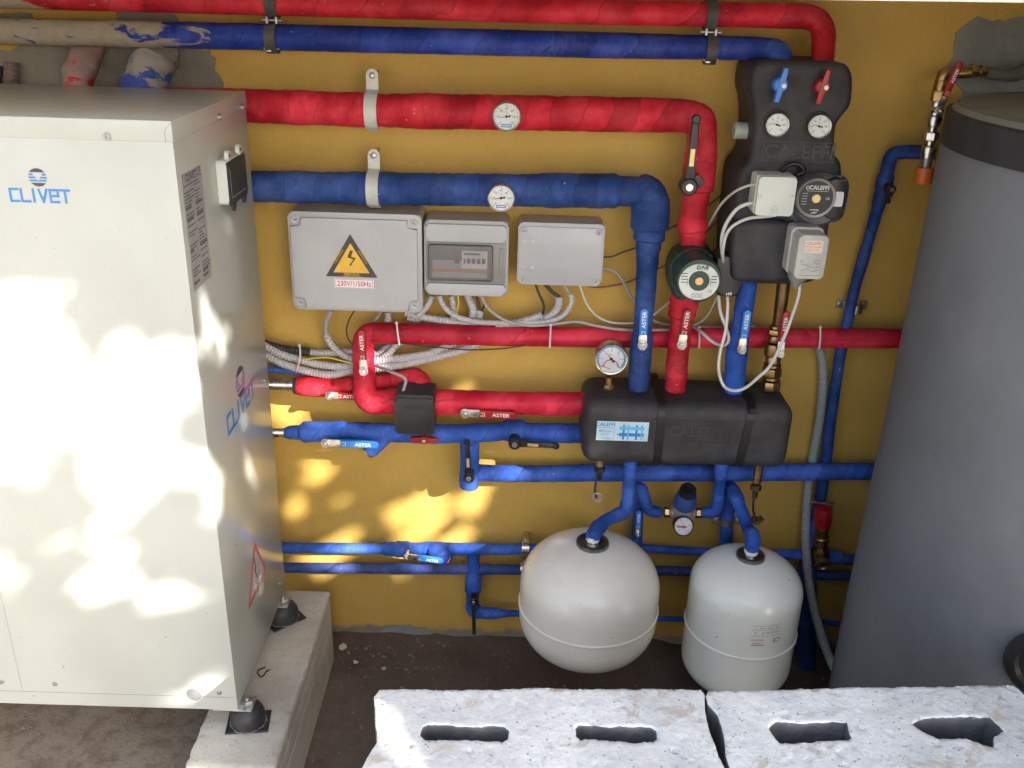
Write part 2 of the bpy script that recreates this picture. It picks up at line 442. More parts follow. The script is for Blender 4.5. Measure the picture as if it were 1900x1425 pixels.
def concrete(name, col, s=1.0, b1=.8, pit=.0, patch=None):
    m, nt, b = nm(name); v = ovec(nt)
    n1 = noi(nt, v, 6 * s, 8, .65); n2 = noi(nt, v, 140 * s, 6, .7)
    c = mixc(nt, ramp(nt, n1, .3, .7), tuple(x * .78 for x in col), tuple(min(1, x * 1.15) for x in col))
    c = mixc(nt, mth(nt, 'MULTIPLY', ramp(nt, n2, .52, .75), .45), c, tuple(x * .5 for x in col))
    h = mth(nt, 'ADD', mth(nt, 'MULTIPLY', n2, .6), noi(nt, v, 35 * s, 5))
    if patch:
        n5 = noi(nt, v, 13 * s, 8, .7, .5); c = mixc(nt, mth(nt, 'MULTIPLY', ramp(nt, n5, .55, .63), .8), c, patch)
    if pit:
        vo = nd(nt, 'ShaderNodeTexVoronoi', i_Scale=130.0 * s); nt.links.new(v, vo.inputs['Vector'])
        n6 = noi(nt, v, 70 * s, 3)
        k = mth(nt, 'MULTIPLY', mth(nt, 'SUBTRACT', 1.0, ramp(nt, vo.outputs['Distance'], .1, .3)), ramp(nt, n6, .52, .62))
        c = mixc(nt, mth(nt, 'MULTIPLY', k, .55), c, tuple(x * .3 for x in col)); h = mth(nt, 'SUBTRACT', h, mth(nt, 'MULTIPLY', k, 1.6))
    nt.links.new(c, b.inputs['Base Color']); b.inputs['Roughness'].default_value = .88; b.inputs['Specular IOR Level'].default_value = .25
    bump(nt, b, h, b1, .003); return m
M['plinth'] = concrete('cast_concrete', (.50, .47, .41), pit=.3, b1=.5)
M['plaster'] = concrete('rough_grey_plaster', (.22, .195, .155), b1=.6)
M['plaster_r'] = concrete('dark_grey_render', (.25, .255, .23), b1=.4)
M['block'] = concrete('whitewashed_concrete', (.84, .85, .84), pit=.3, b1=.55, patch=(.60, .53, .44))
M['block_in'] = concrete('bare_shaded_core', (.17, .175, .19), b1=1.0)  # bare block sides, darkened: the shade inside the slots is in the colour
M['roofm'] = concrete('soffit', (.80, .78, .72))
M['beam'] = simple('white_painted_beam', (.7, .7, .62), .5, 0, .05, 12)
# wall: ochre rough-cast paint
m, nt, b = nm('ochre_textured_wall'); v = ovec(nt)
tc = nd(nt, 'ShaderNodeTexCoord'); sp = nd(nt, 'ShaderNodeSeparateXYZ'); nt.links.new(tc.outputs['Object'], sp.inputs[0])
n1 = noi(nt, v, 2.2, 6, .6); n2 = noi(nt, v, 190, 3, .6); n3 = noi(nt, v, 60, 4, .6)
c = mixc(nt, ramp(nt, n1, .3, .7), (.45, .275, .050), (.54, .34, .078))
n4 = noi(nt, v, 5, 8, .7, 1.2); c = mixc(nt, mth(nt, 'MULTIPLY', ramp(nt, n4, .55, .75), .22), c, (.36, .25, .12))
n5 = noi(nt, v, 17, 6, .7, .8); c = mixc(nt, mth(nt, 'MULTIPLY', ramp(nt, n5, .64, .74), .3), c, (.58, .47, .24))
c = mixc(nt, mth(nt, 'MULTIPLY', ramp(nt, n2, .5, .75), .22), c, (.26, .14, .02))
n8 = noi(nt, v, 260, 1, .5); c = mixc(nt, mth(nt, 'MULTIPLY', ramp(nt, n8, .76, .8), .5), c, (.1, .06, .02))
hz = mth(nt, 'ADD', sp.outputs[2], mth(nt, 'MULTIPLY', mth(nt, 'SUBTRACT', noi(nt, v, 9, 7, .7), .5), .09))
k = mth(nt, 'SUBTRACT', 1.0, ramp(nt, hz, .012, .03))
c = mixc(nt, k, c, mixc(nt, noi(nt, v, 30, 5), (.16, .13, .10), (.28, .25, .21)))
nt.links.new(c, b.inputs['Base Color']); b.inputs['Roughness'].default_value = .68; b.inputs['Specular IOR Level'].default_value = .35
bump(nt, b, mth(nt, 'ADD', n2, n3), .55, .0022); M['wall'] = m
# soil floor
m, nt, b = nm('stained_earth_floor'); v = ovec(nt)
n1 = noi(nt, v, 2.0, 9, .7); n2 = noi(nt, v, 30, 8, .7); n3 = noi(nt, v, 160, 4, .6)
tc = nd(nt, 'ShaderNodeTexCoord'); sp = nd(nt, 'ShaderNodeSeparateXYZ'); nt.links.new(tc.outputs['Object'], sp.inputs[0])
paler_mask = ramp(nt, mth(nt, 'ADD', mth(nt, 'ADD', mth(nt, 'MULTIPLY', sp.outputs[0], -1.0), mth(nt, 'MULTIPLY', sp.outputs[1], -.7)), mth(nt, 'MULTIPLY', n1, .9)), .9, 1.5)  # floor turns paler to the left and away from the wall
c = mixc(nt, ramp(nt, n1, .35, .68), (.075, .048, .037), (.13, .098, .078))
c = mixc(nt, paler_mask, c, mixc(nt, ramp(nt, n2, .35, .65), (.17, .13, .10), (.30, .26, .21)))
c = mixc(nt, mth(nt, 'MULTIPLY', ramp(nt, n2, .5, .72), .5), c, (.055, .038, .03))
c = mixc(nt, mth(nt, 'MULTIPLY', ramp(nt, n3, .62, .75), .4), c, (.26, .22, .18))
nt.links.new(c, b.inputs['Base Color']); b.inputs['Roughness'].default_value = .8
bump(nt, b, mth(nt, 'ADD', n2, mth(nt, 'MULTIPLY', n3, .4)), .6, .006); M['soil'] = m
m, nt, b = nm('pale_yard_gravel'); v = ovec(nt)
c = mixc(nt, noi(nt, v, 3.0, 8, .7), (.24, .21, .17), (.38, .34, .28)); nt.links.new(c, b.inputs['Base Color']); b.inputs['Roughness'].default_value = .9
bump(nt, b, noi(nt, v, 60, 6), .6, .01); M['yard'] = m
m, nt, b = nm('leaf_green'); v = ovec(nt)
c = mixc(nt, noi(nt, v, 12, 3), (.035, .07, .018), (.09, .14, .035)); nt.links.new(c, b.inputs['Base Color']); b.inputs['Roughness'].default_value = .5; M['leaf'] = m
M['bark'] = simple('bark', (.12, .09, .06), .9, bmp=.8, bs_=60)
m, nt, b = nm('smoky_window'); 
b.inputs['Base Color'].default_value = (.2, .18, .17, 1); b.inputs['Roughness'].default_value = .1; b.inputs['Alpha'].default_value = .3; b.inputs['Coat Weight'].default_value = .6; M['smoke'] = m
m, nt, b = nm('dark_window'); 
b.inputs['Base Color'].default_value = (.035, .035, .033, 1); b.inputs['Roughness'].default_value = .5; b.inputs['Specular IOR Level'].default_value = .2; M['darkwin'] = m

exec_order = []
#@@SETTING
# ------------------------------------------------------------------ ground, wall, shelter
def grid(mb, x0, x1, y0, y1, nx, ny, zf):
    vs = [(x0 + (x1 - x0) * i / nx, y0 + (y1 - y0) * j / ny, 0) for j in range(ny + 1) for i in range(nx + 1)]
    vs = [(x, y, zf(x, y)) for x, y, _ in vs]
    mb.add(vs, [(j * (nx + 1) + i, j * (nx + 1) + i + 1, (j + 1) * (nx + 1) + i + 1, (j + 1) * (nx + 1) + i) for j in range(ny) for i in range(nx)])
mb = MB(); mb.add([(-400, -400, -.03), (400, -400, -.03), (400, 400, -.03), (-400, 400, -.03)], [(0, 1, 2, 3)])
mb.build('ground', M['yard'], kind='structure', origin=(0, 0, 0))
mb = MB(); grid(mb, -2.2, 2.2, -1.25, .02, 220, 64, lambda x, y: .004 * noise.noise(V((x * 9, y * 9, 0))) + .003 * noise.noise(V((x * 30, y * 30, 3))) - .004 + .012 * max(0, 1 + y / .06) * (.5 + noise.noise(V((x * 12, 5, 1)))))
mb.build('floor', M['soil'], kind='structure', origin=(0, 0, 0))
wl = T('wall', 'ochre yellow rough textured house wall behind the pipes', 'wall', (0, .06, 0))
mb = MB(); box(mb, (0, .11, 1.1), (4.8, .22, 2.3)); mb.build('wall_face', M['wall'], wl)
def ragged(pts, amp, step=.012, seed=0, amp2=None):
    out = []; n = len(pts)
    for i in range(n):
        a = V((*pts[i], 0)); b = V((*pts[(i + 1) % n], 0)); d = b - a; k = max(1, int(d.length / step)); nn = V((-d.y, d.x, 0)).normalized()
        for j in range(k):
            q = a + d * j / k; w = noise.noise(q * 14 + V((seed, 0, 0))) * amp + noise.noise(q * 55 + V((0, seed, 0))) * amp * .45
            q = q + nn * w; out.append((q.x, q.y))
    return out
def wallpatch(px, name, mat, seed, th=.003, amp=.02):
    fr = Fr((0, 0, 0)); pts = [(P(x, y, 0).x, P(x, y, 0).z) for x, y in px]
    mb = MB(); prism(mb, fr, ragged(pts, amp, seed=seed), -.01, th); return mb.build(name, mat, wl)
wallpatch([(-150, 84), (395, 88), (405, 110), (398, 130), (412, 152), (380, 200), (-150, 200)], 'plaster_patch', M['plaster'], 1)
wallpatch([(-150, 18), (60, 24), (70, 60), (-150, 60)], 'plaster_patch', M['plaster'], 3, amp=.008)
wallpatch([(215, 22), (320, 22), (335, 50), (220, 50)], 'plaster_patch', M['plaster'], 5, amp=.008)
wallpatch([(1772, 60), (1800, 40), (1830, 32), (1990, 28), (1990, 300), (1790, 200), (1762, 120), (1768, 85)], 'plaster_patch', M['plaster_r'], 8)
wallpatch([(700, 1176), (722, 1160), (760, 1162), (800, 1172), (802, 1184), (702, 1184)], 'plaster_patch', M['plaster_r'], 9, th=.002, amp=.006)
mb = MB(); box(mb, (1.74, -.52, 1.0), (.12, 1.04, 2.1)); mb.build('side_wall', concrete('pale_render', (.30, .28, .24)), None, 'bare pale rendered end wall beside the big tank', 'wall')
rf = T('lean_to_roof', 'low lean-to roof slab over the boiler niche', 'roof', (0, -.6, 1.66))
mb = MB(); box(mb, (0, -.375, 1.71), (4.4, .71, .09)); mb.build('roof_slab', M['roofm'], rf)
mb = MB()
x0, x1 = -2.2, 2.2
qa_, qb_ = P(1540, 0, .77), P(1900, 5, .77)
zf = lambda x: qa_.z + (x - qa_.x) * (qb_.z - qa_.z) / (qb_.x - qa_.x)
pl = []
for yy in (-.77, -.731):
    for (x, dz) in ((x0, 0), (x1, 0), (x1, .12), (x0, .12)): pl.append((x, yy, zf(x) + dz))
mb.add(pl, [(0, 1, 2, 3), (7, 6, 5, 4), (0, 4, 5, 1), (3, 2, 6, 7), (0, 3, 7, 4), (1, 5, 6, 2)]); mb.build('edge_beam', M['beam'], rf)

# ------------------------------------------------------------------ tree that dapples the light
SUN = V((-1.05, 1.0, -.80)).normalized()
tcen = V((0, 0, .6)) - SUN * 4.0
tbase = V((tcen.x + .3, tcen.y, -.03))
tr = T('shade_tree', 'leafy tree whose gaps dapple the light behind the viewer', 'tree', tbase)
holes = []
def hole(px, py, r, d=0.0, x=None):
    p = PX(px, py, x) if x is not None else P(px, py, d)
    q = p + SUN * ((0 - p.y) / SUN.y); holes.append((q.x, q.z, r * 1.0))
#@@HOLES
for a in [(583, 872, .022), (541, 752, .036), (530, 775, .03), (735, 965, .016), (800, 950, .034), (787, 925, .012), (640, 985, .034), (600, 1000, .03), (625, 1010, .03), (570, 1030, .02), (600, 1055, .018),
          (545, 940, .006), (640, 940, .006), (665, 950, .006), (882, 712, .022), (868, 722, .012), (975, 712, .024), (1005, 712, .026), (1030, 714, .02), (808, 843, .016), (900, 857, .02), (860, 990, .008), (740, 1056, .014), (785, 985, .012), (870, 935, .012), (890, 905, .010), (745, 1020, .012), (822, 1012, .012),
          (930, 745, .016), (1070, 750, .016), (1005, 805, .008), (600, 795, .012), (640, 690, .014), (745, 945, .008)]:
    hole(a[0], a[1], a[2] * .72 + .009)
for a in [(20, 560, .03), (60, 565, .03), (60, 590, .03), (30, 650, .045), (90, 640, .03), (95, 600, .02), (30, 720, .05), (100, 700, .045), (160, 720, .04), (200, 760, .04), (250, 670, .045), (290, 680, .04), (320, 700, .035), (270, 730, .05), (310, 740, .035), (200, 800, .045), (130, 780, .05),
          (50, 780, .05), (30, 860, .03), (60, 830, .03), (250, 800, .05), (290, 850, .05), (230, 850, .04), (290, 790, .03), (190, 900, .03), (240, 905, .03), (275, 870, .04), (330, 860, .04), (352, 880, .03), (370, 860, .02), (230, 935, .025), (195, 960, .008),
          (5, 1060, .03), (210, 1050, .024), (160, 1100, .02), (205, 1080, .032), (230, 1025, .012), (320, 1110, .034), (335, 1115, .02), (180, 1015, .004), (380, 1285, .016), (330, 1295, .010), (275, 1120, .008), (400, 1270, .01)]:
    hole(a[0], a[1], a[2] * .64 + .003, .57)
for a in [(385, 590, .02), (400, 610, .02), (412, 640, .014), (385, 635, .008), (395, 870, .03), (400, 900, .034), (405, 925, .018), (465, 870, .026), (475, 900, .014), (450, 775, .006), (484, 1090, .01)]:
    hole(a[0], a[1], a[2] * .7 + .005, 0, -.52)
inv = -SUN
tcen = V((0, 0, .6)) - SUN * 4.0
def blocked(p, lr):
    q = p + SUN * ((0 - p.y) / SUN.y)
    for hx, hz, hr in holes:
        if (q.x - hx) ** 2 + (q.z - hz) ** 2 < (hr + lr) ** 2: return True
    return False
cu, cv = frame_ok(SUN)
LV = []; LF = []
rng = random.Random(3)
for i in range(64000):
    a = rng.random() * 2 * PI; rr = 1.95 * math.sqrt(rng.random()); t = rng.gauss(0, .26)
    hs = .8 + .35 * noise.noise(V((math.cos(a) * 2, math.sin(a) * 2, 1)))
    if rr > 1.95 * hs: continue
    p = tcen + (cu * math.cos(a) + cv * math.sin(a)) * rr + SUN * t
    lr = .024 + .018 * rng.random()
    if blocked(p, lr * .95):
        lr *= .38
        if blocked(p, lr * .95): continue
    n = V((rng.gauss(0, 1), rng.gauss(0, 1), rng.gauss(0, 1))) + inv * 1.6; n.normalize()
    u, w = frame_ok(n); an = rng.random() * 6.28; u, w = u * math.cos(an) + w * math.sin(an), w * math.cos(an) - u * math.sin(an)
    b0 = len(LV)
    LV += [p + u * lr * 1.2, p + u * lr * .3 + w * lr * .62, p - u * lr * .5 + w * lr * .5, p - u * lr * 1.0, p - u * lr * .5 - w * lr * .5, p + u * lr * .3 - w * lr * .62]
    LF.append((b0, b0 + 1, b0 + 2, b0 + 3, b0 + 4, b0 + 5))
mb = MB(); mb.add(LV, LF); mb.build('crown', M['leaf'], tr)
base = tbase
mb = MB(); sweep(mb, *catmull([base + V((0, 0, -.05)), base + V((.05, .1, 1.2)), base + V((-.1, 0, 2.6)), tcen + V((0.2, -.4, .3))], [.16, .12, .10, .04]), ds=.08, seg=14)
for k in range(9):
    a = k * 2.4; s_ = base + V((-.05, 0, 2.0 + .15 * k)); e_ = tcen + (cu * math.cos(a) + cv * math.sin(a)) * (1.6) - SUN * .8
    sweep(mb, *catmull([s_, s_.lerp(e_, .5) + V((0, 0, .2)) - SUN * .7, e_], [.05, .03, .01]), ds=.1, seg=8)
mb.build('trunk', M['bark'], tr)
#@@ENDSETTING
# ------------------------------------------------------------------ generic fittings
def lump(amp, seed, f1=11, f2=38):
    amp = amp * 1.35
    def fn(L, a, p):
        sp = (L / .03 + a / (2 * PI) + 1.3 * noise.noise(V((L * 7, seed, 5)))) % 1.0
        return 1 + min(amp, .05) * .5 * (sp - .5) + 1.3 * amp * noise.noise(V((L * f1, seed, 0))) + amp * .9 * noise.noise(V((L * f2, math.cos(a) * .9, math.sin(a) * .9 + seed))) + amp * .45 * noise.noise(V((L * 110, math.cos(a) * 1.6, math.sin(a) * 1.6 + seed)))
    return fn
def route(q, cr=.04, curve=False):
    """q: list of (px, py, d, width_px)"""
    pts = [P(x, y, d) for x, y, d, w in q]; rd = [w * .5 * S(x, y, d) for x, y, d, w in q]
    return catmull(pts, rd) if curve else fillet(pts, rd, cr)
def pipe(mb, q, cr=.04, amp=.05, seed=0, ds=.005, seg=28, curve=False, dome=True):
    p, r = route(q, cr, curve); return sweep(mb, p, r, ds, seg, lump(amp, seed), dome=dome)
def cable(mb, q, w=None, d=None, ds=.006, seg=10, corr=0.0, amp=.17):
    """corr: ring period in metres of a corrugated conduit"""
    q = [(a[0], a[1], a[2] if len(a) > 2 else d) for a in q]
    pts = [P(*a) for a in q]; rd = [w * .5 * S(*a) for a in q]; pts, rd = catmull(pts, rd, 10)
    if corr:
        ds = corr / 6; tab = (1, 1.0, 1 - amp * .4, 1 - amp, 1 - amp, 1 - amp * .4)
        # square-ish rings
        return sweep(mb, pts, rd, ds, 14, lambda L, a, p: tab[int(round(L / ds)) % 6], dome=False)
    return sweep(mb, pts, rd, ds, seg, dome=False)
def conduit(q, w, d, label, mat='conduit', name='corrugated_conduit', group='corrugated conduits on the wall', extra=None, corr=.0066):
    mb = MB(); cable(mb, q, w, d, corr=corr)
    return mb.build(name, M[mat], None, label, 'conduit', group)
def wire(q, w, d, label, mat, name='cable', cat='cable', group=None, parent=None):
    mb = MB(); cable(mb, q, w, d)
    if parent is not None: return mb.build(name, M[mat], parent)
    return mb.build(name, M[mat], None, label, cat, group)
def hexnut(mb, o, ax, r, h, mi=0): return lathe(mb, [(0, 0), (r * .9, 0), (r, h * .12), (r, h * .88), (r * .9, h), (0, h)], o, ax, 6, mi)
def knurl(mb, o, ax, r, h, n=24): 
    return lathe(mb, [(0, 0), (r, 0), (r, h), (0, h)], o, ax, n)
def lever(parent, npx, epx, d, w_px, mat, word='ASTER', seed=0, textside=1):
    """flat ball-valve lever: steel end with nut, coloured sleeve"""
    a = P(*npx, d); b = P(*epx, d); s = S(*npx, d); L = (b - a).length; w = w_px * s
    fr = Fr(a, (b - a), (b - a).cross(V((0, -1, 0))) * -1)
    if fr.n.y > 0: fr = Fr(a, (b - a), (b - a).cross(V((0, -1, 0))))
    mb = MB(); prism(mb, fr, smoothpoly([(-w * .35, -w * .42), (-w * .5, 0), (-w * .35, w * .42), (w * .5, w * .5), (L * .34, w * .4), (L * .34, -w * .4), (w * .5, -w * .5)], 3), -.001, .0018, .0006)
    cyl(mb, fr.p(0, 0, -.03), fr.n, w * .34, .03)
    lv = mb.build('valve_lever', M['steel'], parent)
    mb = MB(); cyl(mb, fr.p(0, 0, .0018), fr.n, w * .62, .0015, 20, .0004); hexnut(mb, fr.p(0, 0, .0034), fr.n, w * .54, .008); cyl(mb, fr.p(0, 0, .0114), fr.n, w * .26, .005, 12, .0008)
    mb.build('lever_nut', M['steel'], lv)
    mb = MB(); x0 = L * .28; hw = w * .5
    pl = [(x0, -hw), (x0, hw), (L - hw * .8, hw), (L - hw * .25, hw * .6), (L, 0), (L - hw * .25, -hw * .6), (L - hw * .8, -hw)]
    prism(mb, fr, pl, -.003, .0042, .0018); mb.build('lever_sleeve', M[mat], lv)
    mb = MB(); f2 = fr.at((x0 + L) / 2 + L * .06, 0)
    text(mb, f2, word, w * .66, .0042, .0003, .012, sx=1.15)
    strokes(mb, fr, [[(x0 + L * .10, -w * .25), (x0 + L * .10, w * .25)]], w * .05, .0042)
    text(mb, fr.at(x0 + L * .055, w * .2), 'ON', w * .26, .0042); text(mb, fr.at(x0 + L * .055, -w * .2), 'OFF', w * .26, .0042)
    mb.build('lever_lettering', M['ink_w'], lv)
    return lv
def blacklever(parent, npx, epx, d, w_px, mat='black', tilt=0, label=True):
    a = P(*npx, d); b = P(*epx, d); s = S(*npx, d); L = (b - a).length; w = w_px * s
    fr = Fr(a, (b - a), (b - a).cross(V((0, -1, 0))))
    if fr.n.y > 0: fr = Fr(a, (b - a), (b - a).cross(V((0, 1, 0))))
    mb = MB()
    prism(mb, fr, [(0, -w * .62), (0, w * .62), (L * .35, w * .42), (L * .9, w * .40), (L * .97, w * .3), (L, 0), (L * .97, -w * .3), (L * .9, -w * .40), (L * .35, -w * .42)], .002, .010, .002)
    cyl(mb, fr.p(0, 0, -.02), fr.n, w * .95, .034, 24, .003)
    cyl(mb, fr.p(L * .97, 0, .002), fr.n, w * .5, .011, 16, .002)
    lv = mb.build('valve_lever', M[mat], parent)
    mb = MB(); cyl(mb, fr.p(0, 0, .014), fr.n, w * .45, .003, 16, .001); mb.build('lever_screw', M['steel'], lv)
    if label:
        mb = MB(); quad(mb, fr, L * .3, -w * .24, L * .55, w * .24, .010); mb.build('lever_sticker', M['gauge_gold'], lv)
    return lv
def arc(cx, cy, r, a0, a1, n=24): return [(cx + r * math.cos(math.radians(a0 + (a1 - a0) * k / n)), cy + r * math.sin(math.radians(a0 + (a1 - a0) * k / n))) for k in range(n + 1)]
def gauge(parent, fr, r, depth, needle, dialmat='dial', rimmat='steel', sub='blue', nums=('0', '20', '40', '60', '80', '100', '120'), face='thermo'):
    mb = MB(); lathe(mb, [(0, -depth), (r * .94, -depth), (r * .96, 0), (r, .001), (r, .004), (r * .96, .007), (r * .9, .006), (r * .86, .002), (0, .002)], fr.o, fr.n, 40)
    g = mb.build('gauge_case', M[rimmat], parent)
    mb = MB(); cyl(mb, fr.p(0, 0, .002), fr.n, r * .865, .0006, 40); mb.build('gauge_dial', M[dialmat], g)
    mb = MB(); n = len(nums)
    for k in range((n - 1) * 4 + 1):
        a = math.radians(225 - 270 * k / ((n - 1) * 4)); r1 = r * (.66 if k % 4 == 0 else .73)
        strokes(mb, fr, [[(math.cos(a) * r1, math.sin(a) * r1), (math.cos(a) * r * .8, math.sin(a) * r * .8)]], r * (.035 if k % 4 == 0 else .018), .0026, .0001)
    for k, s_ in enumerate(nums):
        a = math.radians(225 - 270 * k / (n - 1)); text(mb, fr.at(math.cos(a) * r * .54, math.sin(a) * r * .54), s_, r * .2, .0026, .0001)
    text(mb, fr.at(0, r * .28), '°C' if face == 'thermo' else 'bar', r * .17, .0026, .0001)
    mb.build('dial_markings', M['ink_k'], g)
    if face == 'thermo':
        mb = MB(); quad(mb, fr, -r * .36, -r * .72, r * .36, -r * .50, .0026, .0002); mb.build('maker_mark', M['ink_b'], g)
        mb = MB(); text(mb, fr.at(0, -r * .61), 'Itap', r * .2, .0029, .0001) if False else quad(mb, fr, -r * .28, -r * .635, r * .28, -r * .59, .0029, .0001); mb.build('maker_line', M['ink_w'], g)
    mb = MB(); a = math.radians(needle); c, s_ = math.cos(a), math.sin(a)
    prism(mb, fr, [(c * r * .66, s_ * r * .66), (-s_ * r * .03 - c * r * .1, c * r * .03 - s_ * r * .1), (-c * r * .28 - s_ * r * .09, -s_ * r * .28 + c * r * .09), (-c * r * .28 + s_ * r * .09, -s_ * r * .28 - c * r * .09), (s_ * r * .03 - c * r * .1, -c * r * .03 - s_ * r * .1)], .0036, .0042)
    cyl(mb, fr.p(0, 0, .003), fr.n, r * .09, .0018, 14); mb.build('gauge_needle', M['ink_k'], g)
    return g

# ------------------------------------------------------------------ pipes across the top
t = T('overhead_pipe', 'topmost red lagged pipe crossing the whole wall, turning down into the black pump unit', 'pipe', P(760, 12, .0))
mb = MB(); pipe(mb, [(-160, -14, .075, 45), (0, -8, .075, 45), (505, 5, .075, 45), (1100, 22, .075, 45), (1531, 31, .075, 44), (1525, 128, .115, 40)], .045, .018, 1)
mb.build('lagging', M['red_top'], t)
t = T('overhead_pipe', 'upper blue lagged pipe smeared with plaster at its left end', 'pipe', P(760, 75, .0))
mb = MB(); pipe(mb, [(-160, 54, .075, 47), (0, 58, .075, 47), (505, 69, .075, 47), (1120, 84, .075, 46), (1400, 90, .075, 42), (1440, 93, .075, 40)], .03, .018, 2)
mb.build('lagging', M['blue_top'], t)
mb = MB(); pipe(mb, [(1425, 92, .075, 38), (1447, 96, .095, 42), (1447, 132, .118, 40)], .03, .03, 3)
mb.build('end_elbow', M['blue'], t)
for x, lab in ((506, 'dark two-pipe clamp on the overhead pipes, nearest the cabinet'), (1318, 'dark two-pipe clamp on the overhead pipes, nearest the black pump unit')):
    t = T('pipe_clamp', lab, 'clamp', P(x, 50, 0), 'dark clamps holding the overhead pipes')
    yr = 5 + (x - 505) * .0286; yb = 69 + (x - 505) * .0255
    for (yy, rr) in ((yr, .0262), (yb, .0272)):
        c = P(x, yy, .075); mb = MB()
        def ringband(mb, c, ri, ro, w, ax=(1, 0, 0)): lathe(mb, [(ri, -w / 2), (ro, -w / 2), (ro, w / 2), (ri, w / 2), (ri, -w / 2)], c, ax, 36)
        ringband(mb, c, rr - .001, rr + .003, .021)
        box(mb, c + V((0, .045, 0)), (.012, .045, .012)); mb.build('clamp_band', M['clampband'], t)
    cm = P(x, (yr + yb) / 2 + (0 if x < 900 else 0), .085)
    for s_ in (-1, 1):
        mb = MB(); box(mb, cm + V((s_ * .009, -.004, 0)), (.005, .016, .013), .001); mb.build('clamp_lug', M['steel_dull'], t)
    mb = MB(); cyl(mb, cm + V((-.02, -.006, 0)), (1, 0, 0), .0028, .04, 10); mb.build('clamp_screw', M['steel_dull'], t)
    cm = P(x, yb + 24, .085)
    mb = MB(); box(mb, cm + V((-.006, -.002, .002)), (.010, .016, .010), .001); mb.build('clamp_lug', M['steel_dull'], t)
    mb = MB(); cyl(mb, cm + V((-.016, -.004, .003)), (1, 0, 0), .0028, .03, 10); mb.build('clamp_screw', M['steel_dull'], t)
# plastered stubs behind the cabinet
mb = MB(); pipe(mb, [(176, 78, .02, 40), (152, 118, .055, 58), (140, 190, .085, 56), (136, 260, .085, 54)], .03, .16, 4, curve=True)
mb.build('pipe_stub', M['red_stub'], None, 'plastered reddish pipe elbow dropping behind the white cabinet', 'pipe', origin=P(140, 190, .085))
mb = MB(); pipe(mb, [(312, 95, .01, 50), (285, 118, .05, 72), (262, 170, .09, 74), (255, 250, .09, 68)], .03, .15, 5, curve=True)
mb.build('pipe_stub', M['blue_stub'], None, 'fat plastered blue pipe elbow dropping behind the cabinet top', 'pipe', origin=P(262, 170, .09))
mb = MB(); cable(mb, [(22, 118, .015), (22, 150, .03), (18, 200, .05)], 28, corr=.006); mb.build('conduit_stub', M['stub_conduit'], None, 'stubby corrugated reddish conduit rising by the cabinet left corner', 'conduit')
mb = MB(); cable(mb, [(-2, 125, .015), (-4, 150, .03), (-6, 200, .05)], 16, corr=.006); mb.build('conduit_stub', M['conduit_k'], None, 'black corrugated conduit at the very left edge above the cabinet', 'conduit')

# ------------------------------------------------------------------ main red pipe and its drop
t = T('main_pipe', 'thick red wrapped pipe from the cabinet that bends down into the green pump', 'pipe', P(900, 210, 0))
mb = MB(); pipe(mb, [(330, 193, .085, 60), (480, 197, .085, 61), (700, 205, .085, 62), (940, 209, .085, 63), (1120, 212, .085, 64), (1270, 215, .085, 60), (1300, 219, .088, 57), (1303, 262, .092, 56), (1299, 305, .095, 60), (1294, 345, .098, 62), (1292, 364, .10, 48), (1287, 392, .10, 48), (1285, 418, .10, 57), (1286, 436, .10, 48), (1286, 462, .10, 42)], .045, .035, 6)
mb.build('lagging', M['red'], t)
blacklever(t, (1277, 345), (1291, 216), .142, 17)
def ptri(mb, pts, d, th=.004):
    fr = Fr(P(*pts[0], d)); q = [((P(*p, d) - fr.o).x, (P(*p, d) - fr.o).z) for p in pts]; prism(mb, fr, q, 0, th, .001)
mb = MB(); ptri(mb, [(1294, 322), (1307, 336), (1298, 348), (1284, 330)], .128, .008); mb.build('valve_stop', M['black'], t)
t = T('drop_pipe', 'red wrapped pipe between the green pump and the black manifold', 'pipe', P(1262, 640, 0))
mb = MB(); pipe(mb, [(1270, 535, .10, 44), (1269, 560, .102, 52), (1266, 580, .105, 50), (1264, 600, .108, 40), (1259, 640, .11, 41), (1256, 680, .115, 41), (1252, 740, .115, 36)], .02, .05, 7)
mb.build('lagging', M['red'], t)
lever(t, (1265, 639), (1277, 573), .150, 15, 'lev_r')
# main blue
t = T('main_pipe', 'thick dark blue wrapped pipe from the cabinet that bends down into the black manifold', 'pipe', P(900, 350, 0))
mb = MB(); pipe(mb, [(330, 343, .085, 57), (480, 346, .085, 57), (700, 350, .085, 60), (940, 353, .085, 60), (1120, 354, .085, 64), (1165, 355, .085, 56), (1205, 356, .092, 68), (1207, 385, .095, 72), (1206, 412, .097, 70), (1205, 436, .098, 58), (1203, 456, .10, 47), (1202, 475, .10, 42), (1199, 520, .10, 38), (1197, 560, .105, 37), (1193, 600, .11, 35), (1190, 640, .112, 41), (1187, 680, .115, 40), (1183, 740, .118, 33)], .04, .035, 8)
mb.build('lagging', M['blue_main'], t)
lever(t, (1192, 640), (1196, 572), .150, 15, 'lev_b')
t = T('riser_pipe', 'bright blue wrapped pipe between the black pump unit and the manifold', 'pipe', P(1370, 640, 0))
mb = MB(); pipe(mb, [(1391, 500, .10, 32), (1388, 535, .10, 33), (1382, 560, .105, 36), (1376, 600, .11, 34), (1367, 650, .112, 40), (1364, 690, .115, 38), (1360, 740, .117, 30)], .02, .04, 9)
mb.build('lagging', M['blue'], t)
lever(t, (1376, 648), (1388, 574), .150, 14, 'lev_b')
t = T('riser_pipe', 'bare brown copper riser with brass fittings and red lever, right of the blue riser', 'pipe', P(1440, 640, 0))
